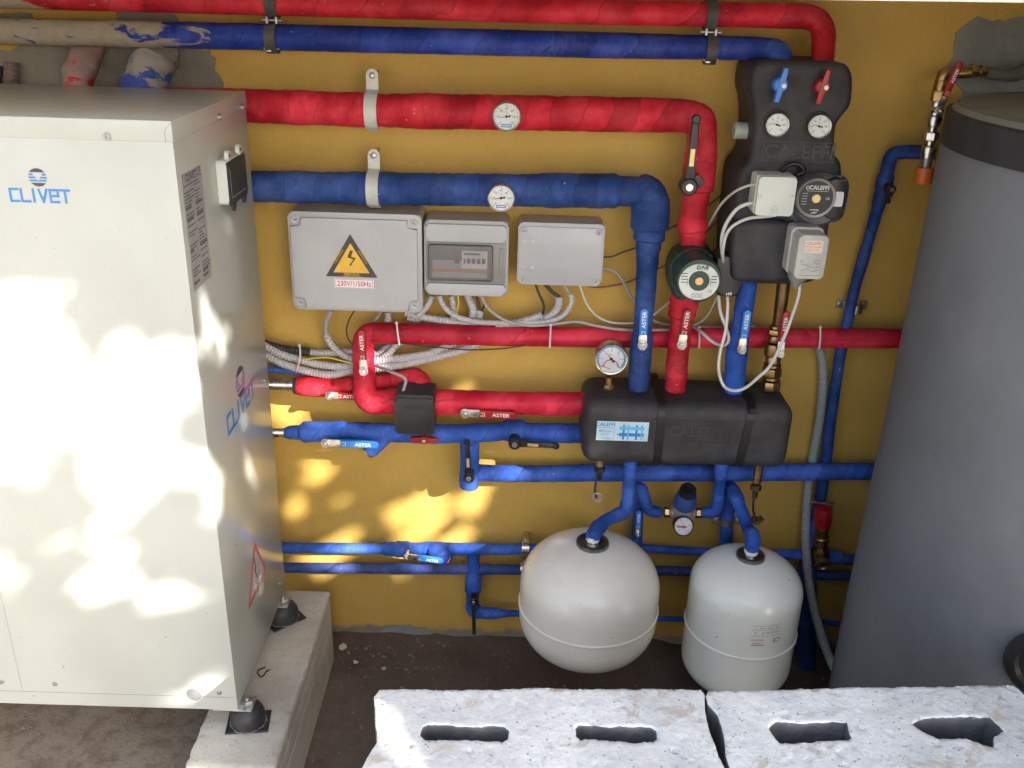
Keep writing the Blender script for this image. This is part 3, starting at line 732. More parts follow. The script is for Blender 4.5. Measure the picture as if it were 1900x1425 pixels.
mb = MB(); pipe(mb, [(1456, 500, .10, 24), (1452, 545, .10, 24), (1444, 600, .105, 21), (1441, 630, .105, 20)], .02, .0, 10); mb.build('copper_tube', M['bronze'], t)
mb = MB()
ax = (P(1441, 600, .108) - P(1430, 715, .115)).normalized(); o = P(1429, 722, .115)
for r_, h0, h, n_ in ((19, 0, 17, 8), (15, 17, 6, 20), (18, 23, 16, 6), (16, 39, 5, 20), (14, 44, 14, 20), (18, 58, 22, 16), (13, 80, 12, 20), (15, 92, 10, 6), (12, 102, 6, 20)):
    s_ = S(1435, 660, .11) * 1.02; lathe(mb, [(0, 0), (r_ * s_ * .94, 0), (r_ * s_, h * s_ * .15), (r_ * s_, h * s_ * .85), (r_ * s_ * .94, h * s_), (0, h * s_)], o + ax * h0 * s_ * 1.15, ax, n_)
mb.build('brass_fittings', M['brass'], t)
lever(t, (1447, 655), (1460, 577), .152, 13, 'lev_r')

# ------------------------------------------------------------------ saddle straps and thermometers on the two thick pipes
for (x, y0, y1, yc, w, lab) in ((691, 147, 240, 205, 61, 'white saddle strap screwed over the thick red pipe'), (694, 301, 388, 350, 59, 'white saddle strap screwed over the thick blue pipe')):
    t = T('saddle_strap', lab, 'strap', P(x, yc, 0), 'white saddle straps on the thick pipes')
    c = P(x, yc, .085); R = w * .5 * S(x, yc, .085) + .003; wd = .0245
    mb = MB(); n = 24; vs = []
    pr = [(P(x, y0 + 4, .012).z - c.z, -.012)]
    prof = []
    zt = P(x, y0 + 2, .0535).z - c.z
    pl = [(zt, -.050 + .085 - .085)]
    path = [(R + .034, -.052 + .0)] + [(R + .003, -.052)]
    path = [(R + .032, R * .25), (R * .99 + .004, R * .25)] + [(R * math.cos(a), -R * math.sin(a)) for a in [math.radians(-8 + 188 * k / n) for k in range(n + 1)]][1:] + [(-R - .006, R * .25)]
    vs = []; fs = []
    for i, (z, y) in enumerate(path):
        for xx in (-wd / 2, wd / 2):
            vs.append(c + V((xx, y, z))); 
    for i, (z, y) in enumerate(path):
        a = path[max(0, i - 1)]; b = path[min(len(path) - 1, i + 1)]; tg = V((0, b[1] - a[1], b[0] - a[0])).normalized(); nn = V((0, -tg.z, tg.y))
        for xx in (-wd / 2, wd / 2): vs.append(c + V((xx, y, z)) + nn * (-.0022 if nn.dot(V((0, y, z))) > 0 else .0022))
    N_ = len(path) * 2
    for i in range(len(path) - 1):
        a = 2 * i; fs += [(a, a + 1, a + 3, a + 2), (N_ + a + 2, N_ + a + 3, N_ + a + 1, N_ + a), (a, a + 2, N_ + a + 2, N_ + a), (a + 3, a + 1, N_ + a + 1, N_ + a + 3)]
    fs += [(1, 0, N_, N_ + 1), (N_ - 2, N_ - 1, 2 * N_ - 1, 2 * N_ - 2)]
    mb.add(vs, fs); 
    cyl(mb, c + V((0, R * .25 + .0025, R + .031)), (0, -1, 0), wd / 2, .0032, 24, .0008)
    mb.build('strap_band', M['clampwhite'], t)
    mb = MB(); f = Fr(c + V((0, R * .25 - .001, R + .030))); lathe(mb, [(0, .003), (.0035, .0028), (.0062, .001), (.0065, 0), (0, 0)], f.o, f.n, 18); mb.build('strap_screw', M['steel_dull'], t)
    mb = MB(); cyl(mb, f.p(0, 0, -.03), -f.n, .0035, .08, 10); mb.build('stand_off_rod', M['steel_dull'], t)
for (x, y, rp, d, nd_, lab) in ((940, 216, 27, .128, 190, 'round thermometer with cream dial set in the thick red pipe'), (930, 367, 26, .126, 190, 'round thermometer with pale blue dial set in the thick blue pipe')):
    t = T('thermometer', lab, 'thermometer', P(x, y, .09), 'thermometers on the thick pipes')
    gauge(t, FP(x, y, d), rp * S(x, y, d), .016, nd_, 'dial' if y < 300 else 'dial_w')

# ------------------------------------------------------------------ mid-height red pipes
t = T('loop_pipe', 'red pipe running behind the risers, looping down left into the manifold', 'pipe', P(900, 680, 0))
mb = MB(); pipe(mb, [(1690, 628, .055, 37), (1480, 627, .055, 37), (1080, 626, .055, 37), (800, 620, .058, 39), (674, 618, .065, 40), (674, 662, .085, 40), (676, 700, .10, 42), (677, 746, .11, 46), (740, 746, .11, 46), (840, 746, .11, 47), (960, 748, .11, 43), (1010, 749, .11, 45), (1092, 749, .11, 45)], .035, .028, 11)
mb.build('lagging', M['red_mid'], t)
lever(t, (675, 688), (670, 612), .142, 14, 'lev_r')
lever(t, (863, 766), (958, 771), .150, 15, 'lev_r')
t = T('hose_pipe', 'short red wrapped pipe from the upper steel hose to the red loop', 'pipe', P(660, 712, 0))
mb = MB(); pipe(mb, [(552, 716, .06, 34), (578, 717, .06, 37), (640, 719, .06, 37), (668, 714, .06, 30), (710, 709, .06, 28), (745, 702, .06, 34), (782, 702, .07, 40), (784, 742, .10, 40)], .03, .05, 12)
mb.build('lagging', M['red'], t)
lever(t, (612, 733), (668, 736), .098, 13, 'lev_r')
mb = MB(); pipe(mb, [(546, 716, .06, 30), (556, 716, .06, 33)], .01, 0, 0, dome=False); mb.build('end_collar', M['rubber'], t)
for q, lab in (([(455, 708, .10), (498, 713, .075), (550, 715, .06)], 'upper ribbed steel hose between cabinet and short red pipe'), ([(470, 801, .10), (502, 802, .08), (532, 803, .07)], 'lower ribbed steel hose between cabinet and blue pipe')):
    mb = MB(); cable(mb, q, 23 if 'upper' in lab else 20, corr=.0052, amp=.2); mb.build('steel_hose', M['steel'], None, lab, 'hose', 'ribbed steel hoses')

# ------------------------------------------------------------------ mid-height blue pipes
t = T('return_pipe', 'lumpy blue wrapped pipe with a tee dropping to the pipe behind the tanks', 'pipe', P(900, 805, 0))
mb = MB(); pipe(mb, [(529, 803, .07, 20), (548, 802, .07, 26), (578, 801, .075, 38), (620, 801, .075, 40), (660, 800, .075, 34), (720, 803, .075, 35), (800, 805, .075, 36), (870, 804, .075, 36), (915, 802, .075, 35), (955, 798, .078, 42), (985, 803, .075, 36), (1092, 804, .075, 37)], .03, .045, 13)
pipe(mb, [(722, 800, .075, 34), (700, 822, .08, 33), (684, 838, .085, 27)], .02, .04, 14)
pipe(mb, [(871, 806, .075, 36), (872, 850, .072, 35), (871, 885, .07, 37), (870, 902, .068, 34)], .02, .05, 15)
pipe(mb, [(878, 876, .06, 30), (915, 878, .055, 31), (1000, 879, .05, 31), (1090, 877, .05, 33), (1250, 877, .05, 33), (1450, 876, .05, 33), (1640, 874, .05, 32)], .02, .03, 16)
mb.build('lagging', M['blue'], t)
mb = MB(); a = P(684, 838, .085); ax = (a - P(722, 800, .075)).normalized(); hexnut(mb, a - ax * .004, ax, .015, .010); mb.build('strainer_cap', M['brass'], t)
lever(t, (604, 821), (704, 825), .125, 14, 'lev_b')
blacklever(t, (955, 820), (1034, 825), .118, 12)
blacklever(t, (870, 883), (867, 817), .108, 11)
# motor valve
t = T('motor_valve', 'black box-shaped valve motor with red knob below, between red and blue pipes', 'valve', P(769, 775, .11))
c = P(769, 773, .165); s_ = S(769, 773, .165)
mb = MB(); fr = Fr(c)
rbox(mb, fr, 74 * s_, 74 * s_, -.075, 0, .008, .005)
for k in range(3): quad(mb, fr, -20 * s_, (20 - 3 * k) * s_, 20 * s_, (21.4 - 3 * k) * s_, 0, .0008)
mb.build('motor_housing', M['black'], t)
mb = MB(); rbox(mb, fr, 72 * s_, 16 * s_, -.07, -.002, .006, .004, cy=30 * s_ + .006); mb.build('housing_cap', M['rubber'], t)
k0 = P(787, 816, .135); fr = Fr(k0)
mb = MB(); cyl(mb, fr.p(0, 0, -.035), fr.n, .0095, .040, 20, .002); prism(mb, fr, smoothpoly([(-.030, -.003), (-.030, .004), (-.01, .006), (.01, .006), (.030, .004), (.030, -.003), (.01, -.006), (-.01, -.006)], 3), -.006, .003, .0015); mb.build('red_knob', M['lev_r'], t)
mb = MB(); cyl(mb, fr.p(0, 0, .004), fr.n, .0045, .003, 12, .001); mb.build('knob_screw', M['steel'], t)

# ------------------------------------------------------------------ low blue pipes along the wall
t = T('low_pipe', 'upper of the low blue wrapped pipes, with blue lever and branch to the black-handled tap', 'pipe', P(900, 1018, 0))
mb = MB(); pipe(mb, [(400, 1012, .045, 20), (520, 1016, .045, 21), (700, 1018, .045, 20), (722, 1018, .045, 25), (745, 1019, .048, 31), (775, 1018, .045, 24), (800, 1018, .045, 26), (860, 1019, .045, 23), (965, 1019, .045, 21), (1190, 1017, .045, 16), (1290, 1023, .045, 15), (1500, 1030, .045, 20), (1560, 1032, .045, 20)], .02, .05, 17)
pipe(mb, [(798, 1018, .045, 28), (815, 1026, .055, 32), (832, 1038, .065, 24)], .02, .04, 18)
pipe(mb, [(878, 1018, .045, 24), (879, 1050, .045, 23), (878, 1085, .045, 30), (877, 1110, .045, 24), (876, 1134, .045, 26), (902, 1138, .045, 22), (960, 1138, .045, 12), (1100, 1146, .045, 10), (1240, 1148, .045, 10), (1420, 1153, .045, 11), (1660, 1159, .045, 11)], .02, .06, 19)
mb.build('lagging', M['blue'], t)
mb = MB(); a = P(832, 1038, .065); ax = (a - P(798, 1018, .045)).normalized(); hexnut(mb, a - ax * .003, ax, .013, .010); mb.build('strainer_cap', M['brass'], t)
lever(t, (755, 1032), (823, 1041), .085, 11, 'lev_b')
blacklever(t, (879, 1112), (880, 1172), .080, 8, label=False)
mb = MB(); pipe(mb, [(400, 1050, .04, 19), (520, 1053, .04, 19), (740, 1055, .04, 20), (965, 1057, .04, 19), (1240, 1059, .04, 18), (1660, 1071, .04, 17)], .02, .015, 20)
mb.build('low_pipe', M['blue_old'], None, 'faded straight blue pipe just below the blue-levered low pipe', 'pipe')
for x, y, lab in ((975, 1017, 'shiny pipe clip at the left of the round ivory tank, upper'), (972, 1056, 'shiny pipe clip at the left of the round ivory tank, lower')):
    mb = MB(); c = P(x, y, .045); lathe(mb, [(.0125, -.009), (.0165, -.009), (.0165, .009), (.0125, .009), (.0125, -.009)], c, (1, 0, 0), 28); box(mb, c + V((0, .02, .018)), (.012, .045, .006)); box(mb, c + V((0, -.001, .021)), (.016, .016, .004), .001)
    cyl(mb, c + V((0, -.001, .018)), (0, 0, 1), .0022, .022, 8)
    mb.build('pipe_clip', M['steel'], None, lab, 'clip', 'shiny pipe clips by the tank')

# ------------------------------------------------------------------ manifold
A_ = P(1083, 780, .19); B_ = P(1474, 780, .19); zt = P(1190, 722, .12).z; zb = P(1280, 858, .17).z
t = T('manifold', 'long black foam-cased manifold with white and blue sticker, fed by the four risers', 'manifold', V(((A_.x + B_.x) / 2, 0, zb)))
cx = (A_.x + B_.x) / 2; W = B_.x - A_.x; H = zt - zb; D0, D1 = .035, .20
bm = bmesh.new(); bmesh.ops.create_cube(bm, size=1)
for v in bm.verts: v.co = V((v.co.x * W, v.co.y * (D1 - D0), v.co.z * H))
bmesh.ops.bevel(bm, geom=bm.edges[:], offset=.034, segments=6, profile=.55, affect='EDGES')
mb = MB(); from_bm(mb, bm, Matrix.Translation(V((cx, -(D0 + D1) / 2, zb + H / 2))))
mb.build('foam_shell', M['foam'], t)
def band(mb, xa, xb, w, y0=-.036, e=.0025):
    """strap wrapped round the shell; xa top x, xb bottom x"""
    r = .034; pts = []
    z1, z0 = zt + e, zb - e; yf = -D1 - e; yb = -D0 + e
    pts.append((yb, z1))
    for k in range(7): a = math.radians(90 * k / 6); pts.append((yf + r - r * math.sin(a), z1 - r + r * math.cos(a)))
    for k in range(7): a = math.radians(90 * k / 6); pts.append((yf + r - r * math.cos(a), z0 + r - r * math.sin(a)))
    pts.append((yb, z0)); vs = []; fs = []
    for y, z in pts:
        f = (z - z0) / (z1 - z0); x = xb + (xa - xb) * f
        vs += [(x - w / 2, y, z), (x + w / 2, y, z)]
    n = len(pts)
    cy_, cz_ = (yf + yb) / 2, (z0 + z1) / 2
    for y, z in pts:
        f = (z - z0) / (z1 - z0); x = xb + (xa - xb) * f
        yy = y + (.003 if y < cy_ else -.003); zz = z + (.003 if z < cz_ else -.003)
        vs += [(x - w / 2, yy, zz), (x + w / 2, yy, zz)]
    for i in range(n - 1):
        a = 2 * i; b = 2 * n + a; fs += [(a, a + 2, a + 3, a + 1), (b, b + 1, b + 3, b + 2), (a, b, b + 2, a + 2), (a + 1, a + 3, b + 3, b + 1)]
    mb.add(vs, fs)
xa = P(1229, 760, .2).x
mb = MB(); band(mb, xa, xa, .017); mb.build('strap', M['strap'], t)
mb = MB(); band(mb, P(1400, 740, .2).x, P(1372, 845, .2).x, .018); mb.build('strap', M['strap'], t)
mb = MB(); fr = FP(1398, 762, .203); quad(mb, fr, -.008, -.006, .008, .006, 0, .004); mb.build('buckle', M['black'], t)
yF = .2
fr = FP(1155, 800, yF); s_ = S(1155, 800, yF); fs_ = s_ * 1.12
mb = MB(); quad(mb, fr, -48 * s_, -17.5 * fs_, 48 * s_, 17.5 * fs_, .0002, .0006); stk = mb.build('sticker', M['lbl_blue'], t)
mb = MB(); text(mb, fr.at(-32 * s_, 12 * fs_), 'CALEFFI', 10 * s_, .001, .0002, .02); quad(mb, fr, -47 * s_, 5.5 * fs_, -17 * s_, 6.2 * fs_, .001, .0002); strokes(mb, fr, [[(-16 * s_, -17 * fs_), (-16 * s_, 17 * fs_)]], .0005, .001, .0002); text(mb, fr.at(-32 * s_, 0), 'SEPCOLL', 6.2 * s_, .001, .0002, .01); text(mb, fr.at(-32 * s_, -5.5 * fs_), 'Serie 559', 4 * s_, .001, .0002)
quad(mb, fr, -46 * s_, -14 * fs_, -20 * s_, -13.3 * fs_, .001, .0002)
for a, b, c_, e in ((-6, -9, 40, -3), (0, -15, 4, 12), (24, -15, 28, 12), (-10, -7, -6, -5)): quad(mb, fr, a * s_, b * fs_, c_ * s_, e * fs_, .0009 + .0001 * (a == 0) + .0002 * (a == 24), .0002)
mb.build('sticker_print', M['ink_b'], stk)
mb = MB(); 
for a, b, c_, e in ((2 - 8, 3, 40, 9), (9, -15, 12, 13), (34, -15, 37, 13)): quad(mb, fr, a * s_, b * fs_, c_ * s_, e * fs_, .0013 + .0002 * (a > 20) + .0001 * (a == 9), .0002)
mb.build('sticker_drawing', simple('light_blue_print', (.12, .42, .7), .4), stk)
fr = FP(1280, 800, yF); mb = MB()
X0, X1, Y0, Y1 = -72 * s_, 75 * s_, -22 * s_, 21 * s_
strokes(mb, fr, [[(X0, Y0), (X1, Y0), (X1, Y1), (X0, Y1), (X0, Y0)]], .0014, .0, .0012)
text(mb, fr.at(10 * s_, 0), 'CALEFFI', 28 * s_, -.001, .003, .03)
mb.build('embossed_lettering', M['foam_emb'], t)
# gauge on top-left
fr = FP(1134, 665, .135); r_ = 31 * S(1134, 665, .135)
g_ = gauge(t, fr, r_, .022, 130, 'dial_w', 'steel', nums=('0', '1', '2', '3', '4', '5', '6'), face='bar')
mb = MB(); strokes(mb, fr, [arc(0, 0, r_ * .80, -40, 220, 30)], r_ * .07, .0034, .0002); mb.build('blue_scale', M['ink_b'], g_)
mb = MB(); strokes(mb, fr, [arc(0, -r_ * .52, r_ * .46, 0, 180, 18)], r_ * .05, .0034, .0002); strokes(mb, fr, [[(0, -r_ * .66), (-r_ * .48, -r_ * .48)]], r_ * .03, .0037, .0002); mb.build('red_scale', M['ink_r'], g_)
mb = MB(); a = P(1131, 700, .12); hexnut(mb, V((a.x, a.y, zt - .012)), (0, 0, 1), .0115, .02); cyl(mb, V((a.x, a.y, zt + .006)), (0, 0, 1), .008, .02, 16); mb.build('gauge_stem', M['brass'], t)
# lower outlets
for (x, w) in ((1237, 26),):
    mb = MB(); a = P(x, 866, .12); hexnut(mb, V((a.x, a.y, zb - .016)), (0, 0, 1), w * .5 * S(x, 866, .12), .024); mb.build('outlet_nut', M['brass'], t)
# air vent loop of black thread
mb = MB(); cable(mb, [(1190, 862, .12), (1205, 866, .125), (1216, 866, .125), (1222, 860, .12)], 2, .12); mb.build('thread', M['cable_k'], t)

def drain(x, y, d, ex, ey, lab, body):
    t = T('drain_cock', lab, 'tap', P(x, y, d), 'small drain cocks under the manifold')
    s_ = S(x, y, d); fr = Fr(P(x, y, d)); dn = V((.02, -.04, -1)).normalized()
    mb = MB(); o = V((fr.o.x, fr.o.y, zb + .004))
    L = (o - P(x, y, d)).length
    if body: hexnut(mb, o, (0, 0, -1), .013, .016); cyl(mb, o - V((0, 0, .014)), (0, 0, -1), .010, L * .7, 20, .001); 
    else: cyl(mb, o, (0, 0, -1), .009, L * .9, 16, .001)
    mb.build('cock_body', M['brass'], t)
    mb = MB(); cyl(mb, fr.p(0, .004, 0), dn, .0125, .014, 18, .003); cyl(mb, fr.p(-.013, -.004, 0), (1, 0, 0), .005, .02, 12, .001); cyl(mb, fr.p(0, -.008, 0), dn, .0055, .022, 14, .001)
    for k in range(3): lathe(mb, [(.005, 0), (.0072, .0015), (.005, .003)], fr.p(0, -.012, 0) + dn * (.004 + .005 * k), dn, 14)
    mb.build('cock_outlet', M['rubber'] if not body else M['bronze'], t)
    e = P(ex, ey, d + .01)
    mb = MB(); p_, r_ = catmull([fr.p(-.004, 0, .006), (fr.p(-.008, -.03, .012) + e) / 2 + V((-.003, 0, 0)), e + V((0, -.006, 0))], [.0028] * 3); sweep(mb, p_, r_, .004, 8); mb.build('cap_strap', M['rubber'], t)
    mb = MB(); f2 = Fr(e); lathe(mb, [(0, 0), (.012, 0), (.0135, .002), (.0135, .005), (.0115, .006), (.009, .003), (.004, .003), (.003, .007), (0, .007)], f2.o, f2.n, 22)
    for k in range(2): box(mb, f2.p(.0135 * (1 if k else -1), 0, .003), (.006, .003, .003))
    mb.build('hanging_cap', M['bronze'] if body else simple('dull_pink_brass', (.4, .27, .2), .5, .4), t)
drain(1113, 868, .13, 1107, 922, 'drain cock with dangling cap under the manifold left end', False)
drain(1403, 902, .13, 1404, 962, 'drain cock with dangling cap under the manifold right end', True)

# ------------------------------------------------------------------ black pump group
t = T('pump_unit', 'tall black foam-cased pump unit under the ends of the overhead pipes', 'pump unit', P(1470, 525, 0))
def pxpoly(fr, px, d): return [((P(x, y, d) - fr.o).x, (P(x, y, d) - fr.o).z) for x, y in px]
fr = Fr(P(1470, 320, 0)); fr0 = fr
out = [(1399, 122), (1418, 113), (1480, 113), (1558, 116), (1574, 124), (1581, 142), (1581, 168), (1577, 196), (1562, 215), (1551, 232), (1548, 262), (1547, 286), (1557, 296), (1561, 312), (1560, 345), (1548, 362), (1542, 400), (1536, 430), (1528, 500), (1500, 524), (1440, 527), (1375, 522), (1357, 505), (1354, 440), (1360, 402), (1365, 360), (1371, 318), (1389, 296), (1396, 262), (1398, 215), (1396, 190), (1391, 168), (1393, 142)]
mb = MB(); prism_soft(mb, fr, smoothpoly(pxpoly(fr, out, .165), 3), .03, .175, .014); mb.build('foam_shell', M['foam'], t)
mb = MB(); prism_soft(mb, fr, smoothpoly(pxpoly(fr, [(1362, 412), (1400, 408), (1452, 410), (1465, 420), (1468, 500), (1460, 522), (1372, 522), (1356, 505), (1356, 432)], .19), 3), .05, .20, .014); mb.build('lower_shell', M['foam'], t)
mb = MB(); f2 = FP(1482, 282, .175); text(mb, f2.at(0, 0), 'CALEFFI', .038, 0, .0006, .0)
strokes(mb, f2, [[(-.068, -.018), (.068, -.018), (.068, .018), (-.068, .018), (-.068, -.018)]], .0014, 0, .0007)
mb.build('embossed_lettering', M['foam_emb'], t)
for (x, y, mt, lab) in ((1449, 158, 'lev_b', 'blue handle'), (1527, 161, 'lev_r', 'red handle')):
    f2 = FP(x, y, .196).rot(math.radians(-10)); mb = MB(); cyl(mb, f2.p(0, 0, -.03), f2.n, .0135, .033, 24, .003)
    prism(mb, f2, [(-.0045, .031), (.0045, .031), (.0050, .010), (.0050, -.010), (.0045, -.031), (-.0045, -.031), (-.0050, -.010), (-.0050, .010)], -.006, .006, .0015)
    h_ = mb.build('valve_handle', M[mt], t, label=lab); mb = MB(); cyl(mb, f2.p(.004, 0, .007), f2.n, .0042, .0015, 14); mb.build('handle_pin', M['ink_w'], h_)
for (x, y) in ((1441, 231), (1519, 234)):
    mb = MB(); f2 = FP(x, y, .183); r_ = 22.5 * S(x, y, .183); lathe(mb, [(r_ * 1.0, -.02), (r_ * 1.22, -.009), (r_ * 1.15, -.007), (r_ * 1.0, -.006)], f2.o, f2.n, 36); mb.build('gauge_recess', M['foam'], t)
    gauge(t, f2, r_, .012, 165, 'dial', 'steel', face='plain')
mb = MB(); f2 = P(1393, 243, .11); cyl(mb, f2, (-1, 0, .02), .0165, .034, 28, .002); mb.build('side_cap', simple('pale_green_grey_cap', (.30, .34, .31), .45), t)
mb = MB(); a = FP(1470, 317, .178); 
sweep(mb, *catmull([P(1455, 332, .18), P(1452, 318, .186), P(1466, 305, .19), P(1484, 306, .192), P(1492, 318, .192), P(1478, 324, .19)], [.0045] * 6), ds=.005, seg=10); mb.build('cable_loop', M['strap'], t)
# circulator
f2 = FP(1508, 362, .15); 
mb = MB(); cyl(mb, f2.p(0, 0, 0), f2.n, .052, .05, 40, .006); rbox(mb, f2, .115, .092, 0, .035, .02, .006); mb.build('pump_casting', M['pumpgrey'], t)
f2 = FP(1514, 368, .235); r_ = 38.5 * S(1514, 368, .235)
mb = MB(); lathe(mb, [(0, -.05), (r_ * .98, -.05), (r_, -.004), (r_ * .95, 0), (r_ * .84, -.001), (0, -.001)], f2.o, f2.n, 44); mb.build('pump_motor', simple('grey_anodised_ring', (.15, .15, .16), .35, .5), t)
mb = MB(); cyl(mb, f2.p(0, 0, -.001), f2.n, r_ * .82, .0015, 44); pf = mb.build('pump_faceplate', M['ink_k'], t)
mb = MB(); text(mb, f2.at(r_ * .08, r_ * .52), 'CALEFFI', r_ * .27, .0006, .0002, .03); strokes(mb, f2, [arc(-r_ * .47, r_ * .5, r_ * .075, 0, 360, 16)], r_ * .03, .0006); quad(mb, f2, -r_ * .22, -r_ * .58, r_ * .22, -r_ * .54, .0006); strokes(mb, f2, [[(-r_ * .12, -r_ * .74), (r_ * .0, -r_ * .66), (r_ * .02, -r_ * .72), (r_ * .12, -r_ * .66)]], r_ * .04, .0006)
text(mb, f2.at(r_ * .56, 0), 'CE', r_ * .16, .0006, .0002, .01)
for k in range(5): quad(mb, f2, -r_ * .68, r_ * (.22 - k * .13), -r_ * .42, r_ * (.24 - k * .13), .0006)
quad(mb, f2, -r_ * .5, r_ * .34, r_ * .55, r_ * .355, .0006)
mb.build('faceplate_print', M['ink_grey'] if False else simple('light_print', (.5, .5, .48), .5), pf)
mb = MB(); cyl(mb, f2.p(0, 0, 0), f2.n, r_ * .22, .004, 24, .001); mb.build('centre_screw', M['gauge_gold'], pf)
f3 = FP(1556, 370, .215); s_ = S(1556, 370, .215)
mb = MB(); prism(mb, f3, smoothpoly([(-22 * s_, 34 * s_), (8 * s_, 34 * s_), (15 * s_, 26 * s_), (13 * s_, -32 * s_), (-22 * s_, -32 * s_)], 2), -.06, .0, .003); tb = mb.build('pump_terminal_box', M['black'], t)
mb = MB(); prism(mb, f3, smoothpoly([(-8 * s_, 11 * s_), (-6 * s_, 14 * s_), (5 * s_, 14 * s_), (8 * s_, 10 * s_), (8 * s_, -10 * s_), (5 * s_, -13 * s_), (-6 * s_, -13 * s_), (-9 * s_, -10 * s_)], 2), .0002, .0012); mb.build('box_sticker', M['lbl_w'], tb)
# junction box on the unit
f2 = FP(1440, 365, .235); s_ = S(1440, 365, .235)
jb = T('junction_box', 'small square white junction box on the front of the black pump unit', 'junction box', f2.p(0, -.04, -.03))
mb = MB(); rbox(mb, f2, 73 * s_, 73 * s_, -.058, -.012, .006, .001); mb.build('box_base', M['white_pl'], jb)
mb = MB(); rbox(mb, f2, 70 * s_, 72 * s_, -.012, 0, .006, .002); ld = mb.build('box_lid', M['white_pl'], jb)
for sx in (-30, 30):
    mb = MB(); lathe(mb, [(0, .0012), (.0022, .001), (.0032, 0), (0, 0)], f2.p(sx * s_, 0, 0), f2.n, 14); mb.build('lid_screw', M['steel_dull'], ld)
mb = MB(); strokes(mb, f2.at(0, -20 * s_), [[(-7 * s_, -4 * s_), (7 * s_, -4 * s_), (0, 4 * s_), (-7 * s_, -4 * s_)]], .0007, .0002); text(mb, f2.at(0, -29 * s_), '230 V', .006, .0002); mb.build('lid_print', M['ink_g'], ld)
# actuator
f2 = FP(1506, 478, .275); s_ = S(1506, 478, .275)
ac = T('valve_actuator', 'pale grey actuator with orange-lettered label hanging right on the pump unit', 'actuator', f2.p(0, -.07, -.05))
mb = MB(); w, h = 56 * s_, 84 * s_
def notched(w, h, n): return [(-w / 2 + n, h / 2), (w / 2 - n, h / 2), (w / 2, h / 2 - n), (w / 2, -h / 2 + n), (w / 2 - n, -h / 2), (-w / 2 + n, -h / 2), (-w / 2, -h / 2 + n), (-w / 2, h / 2 - n)]
prism(mb, f2, notched(w, h, .007), -.062, 0, .002)
prism(mb, f2, rpoly(w * 1.12, h * 1.1, .012), -.085, -.045, .002); mb.build('actuator_housing', simple('warm_grey_plastic', (.40, .40, .37), .45, dirt=.2), ac)
mb = MB(); quad(mb, f2, -w * .28, h * .1, w * .32, h * .38, .0002); lb = mb.build('maker_label', simple('cream_label', (.55, .52, .45), .4), ac)
mb = MB(); text(mb, f2.at(0, h * .32), 'CALEFFI', .0075, .0006, .0002, .02); quad(mb, f2, -w * .24, h * .235, w * .27, h * .25, .0006, .0002)
for k in range(2): quad(mb, f2, -w * .2, h * (.19 - k * .04), w * .22, h * (.2 - k * .04), .0006, .0002)
mb.build('label_print', M['ink_o'], lb)
mb = MB(); text(mb, f2.at(-w * .3, -h * .08), 'CE', .006, .0002, .0002, .01); rr = random.Random(5)
strokes(mb, f2, [[(-w * .35, -h * .15), (-w * .1, -h * .17), (-w * .02, -h * .22)], [(w * .1, -h * .05), (w * .3, -h * .06), (w * .3, -h * .14), (w * .1, -h * .12), (w * .1, -h * .05)], [(-w * .3, -h * .3), (-w * .1, -h * .26), (w * .05, -h * .32), (w * .3, -h * .28)], [(-w * .15, -h * .2), (w * .1, -h * .24), (w * .35, -h * .2)], [(w * .2, -h * .14), (w * .2, -h * .3)]], .0006, .0002)
strokes(mb, f2, [[(-w * .38, -h * .41), (w * .38, -h * .41)]], .0008, .0002)
mb.build('wiring_diagram', M['ink_grey'], ac)
mb = MB(); o = f2.p(-w * .12, -h / 2 + .002, -.045); lathe(mb, [(0, 0), (.020, 0), (.019, .012), (.011, .022), (.005, .034), (0, .034)], o, (-.05, 0, -1), 24); mb.build('cable_gland', M['grey_dark'], ac)
# ------------------------------------------------------------------ green pump
t = T('circulation_pump', 'dark green circulation pump with round white faceplate on the red drop pipe', 'pump', P(1280, 560, .0))
f2 = FP(1281, 503, .075)
mb = MB(); prism(mb, f2, smoothpoly([(-.048, .02), (-.03, .05), (.02, .058), (.045, .035), (.05, -.02), (.03, -.05), (-.02, -.055), (-.045, -.03)], 3), -.03, .055, .012, 4)
cyl(mb, f2.p(.0, -.055, 0), (0.05, 0, 1), .026, .115, 28, .002); hexnut(mb, f2.p(.0, -.058, 0), (0, 0, 1), .030, .016); hexnut(mb, f2.p(.0, .045, 0), (0, 0, 1), .030, .016)
mb.build('pump_volute', M['green'], t)
f3 = FP(1297, 521, .215); s_ = S(1297, 521, .215); R_ = 43 * s_
mb = MB(); lathe(mb, [(0, -.10), (R_ * 1.04, -.10), (R_ * 1.04, -.07), (R_ * .97, -.066), (R_ * 1.0, -.01), (R_ * .93, 0), (0, 0)], f3.o, f3.n, 44)
for k in range(4):
    a = math.radians(45 + 90 * k); cyl(mb, f3.p(math.cos(a) * R_ * .95, math.sin(a) * R_ * .95, -.10), f3.n, .006, .035, 10, .001)
mb.build('pump_motor', M['green'], t)
mb = MB(); pl = [(R_ * .86 * math.cos(a) * (1 if math.cos(a) > 0 else 1.0), R_ * .80 * math.sin(a) - R_ * .05) for a in [2 * PI * k / 48 for k in range(48)]]
inner = [(R_ * .45 * math.cos(2 * PI * k / 48) , R_ * .45 * math.sin(2 * PI * k / 48)) for k in range(48)]
vs = [f3.p(x, y, .001) for x, y in pl] + [f3.p(x, y, .001) for x, y in inner] + [f3.p(x, y, 0.0) for x, y in pl]
mb.add(vs, [(k, (k + 1) % 48, 48 + (k + 1) % 48, 48 + k) for k in range(48)] + [(96 + k, 96 + (k + 1) % 48, (k + 1) % 48, k) for k in range(48)])
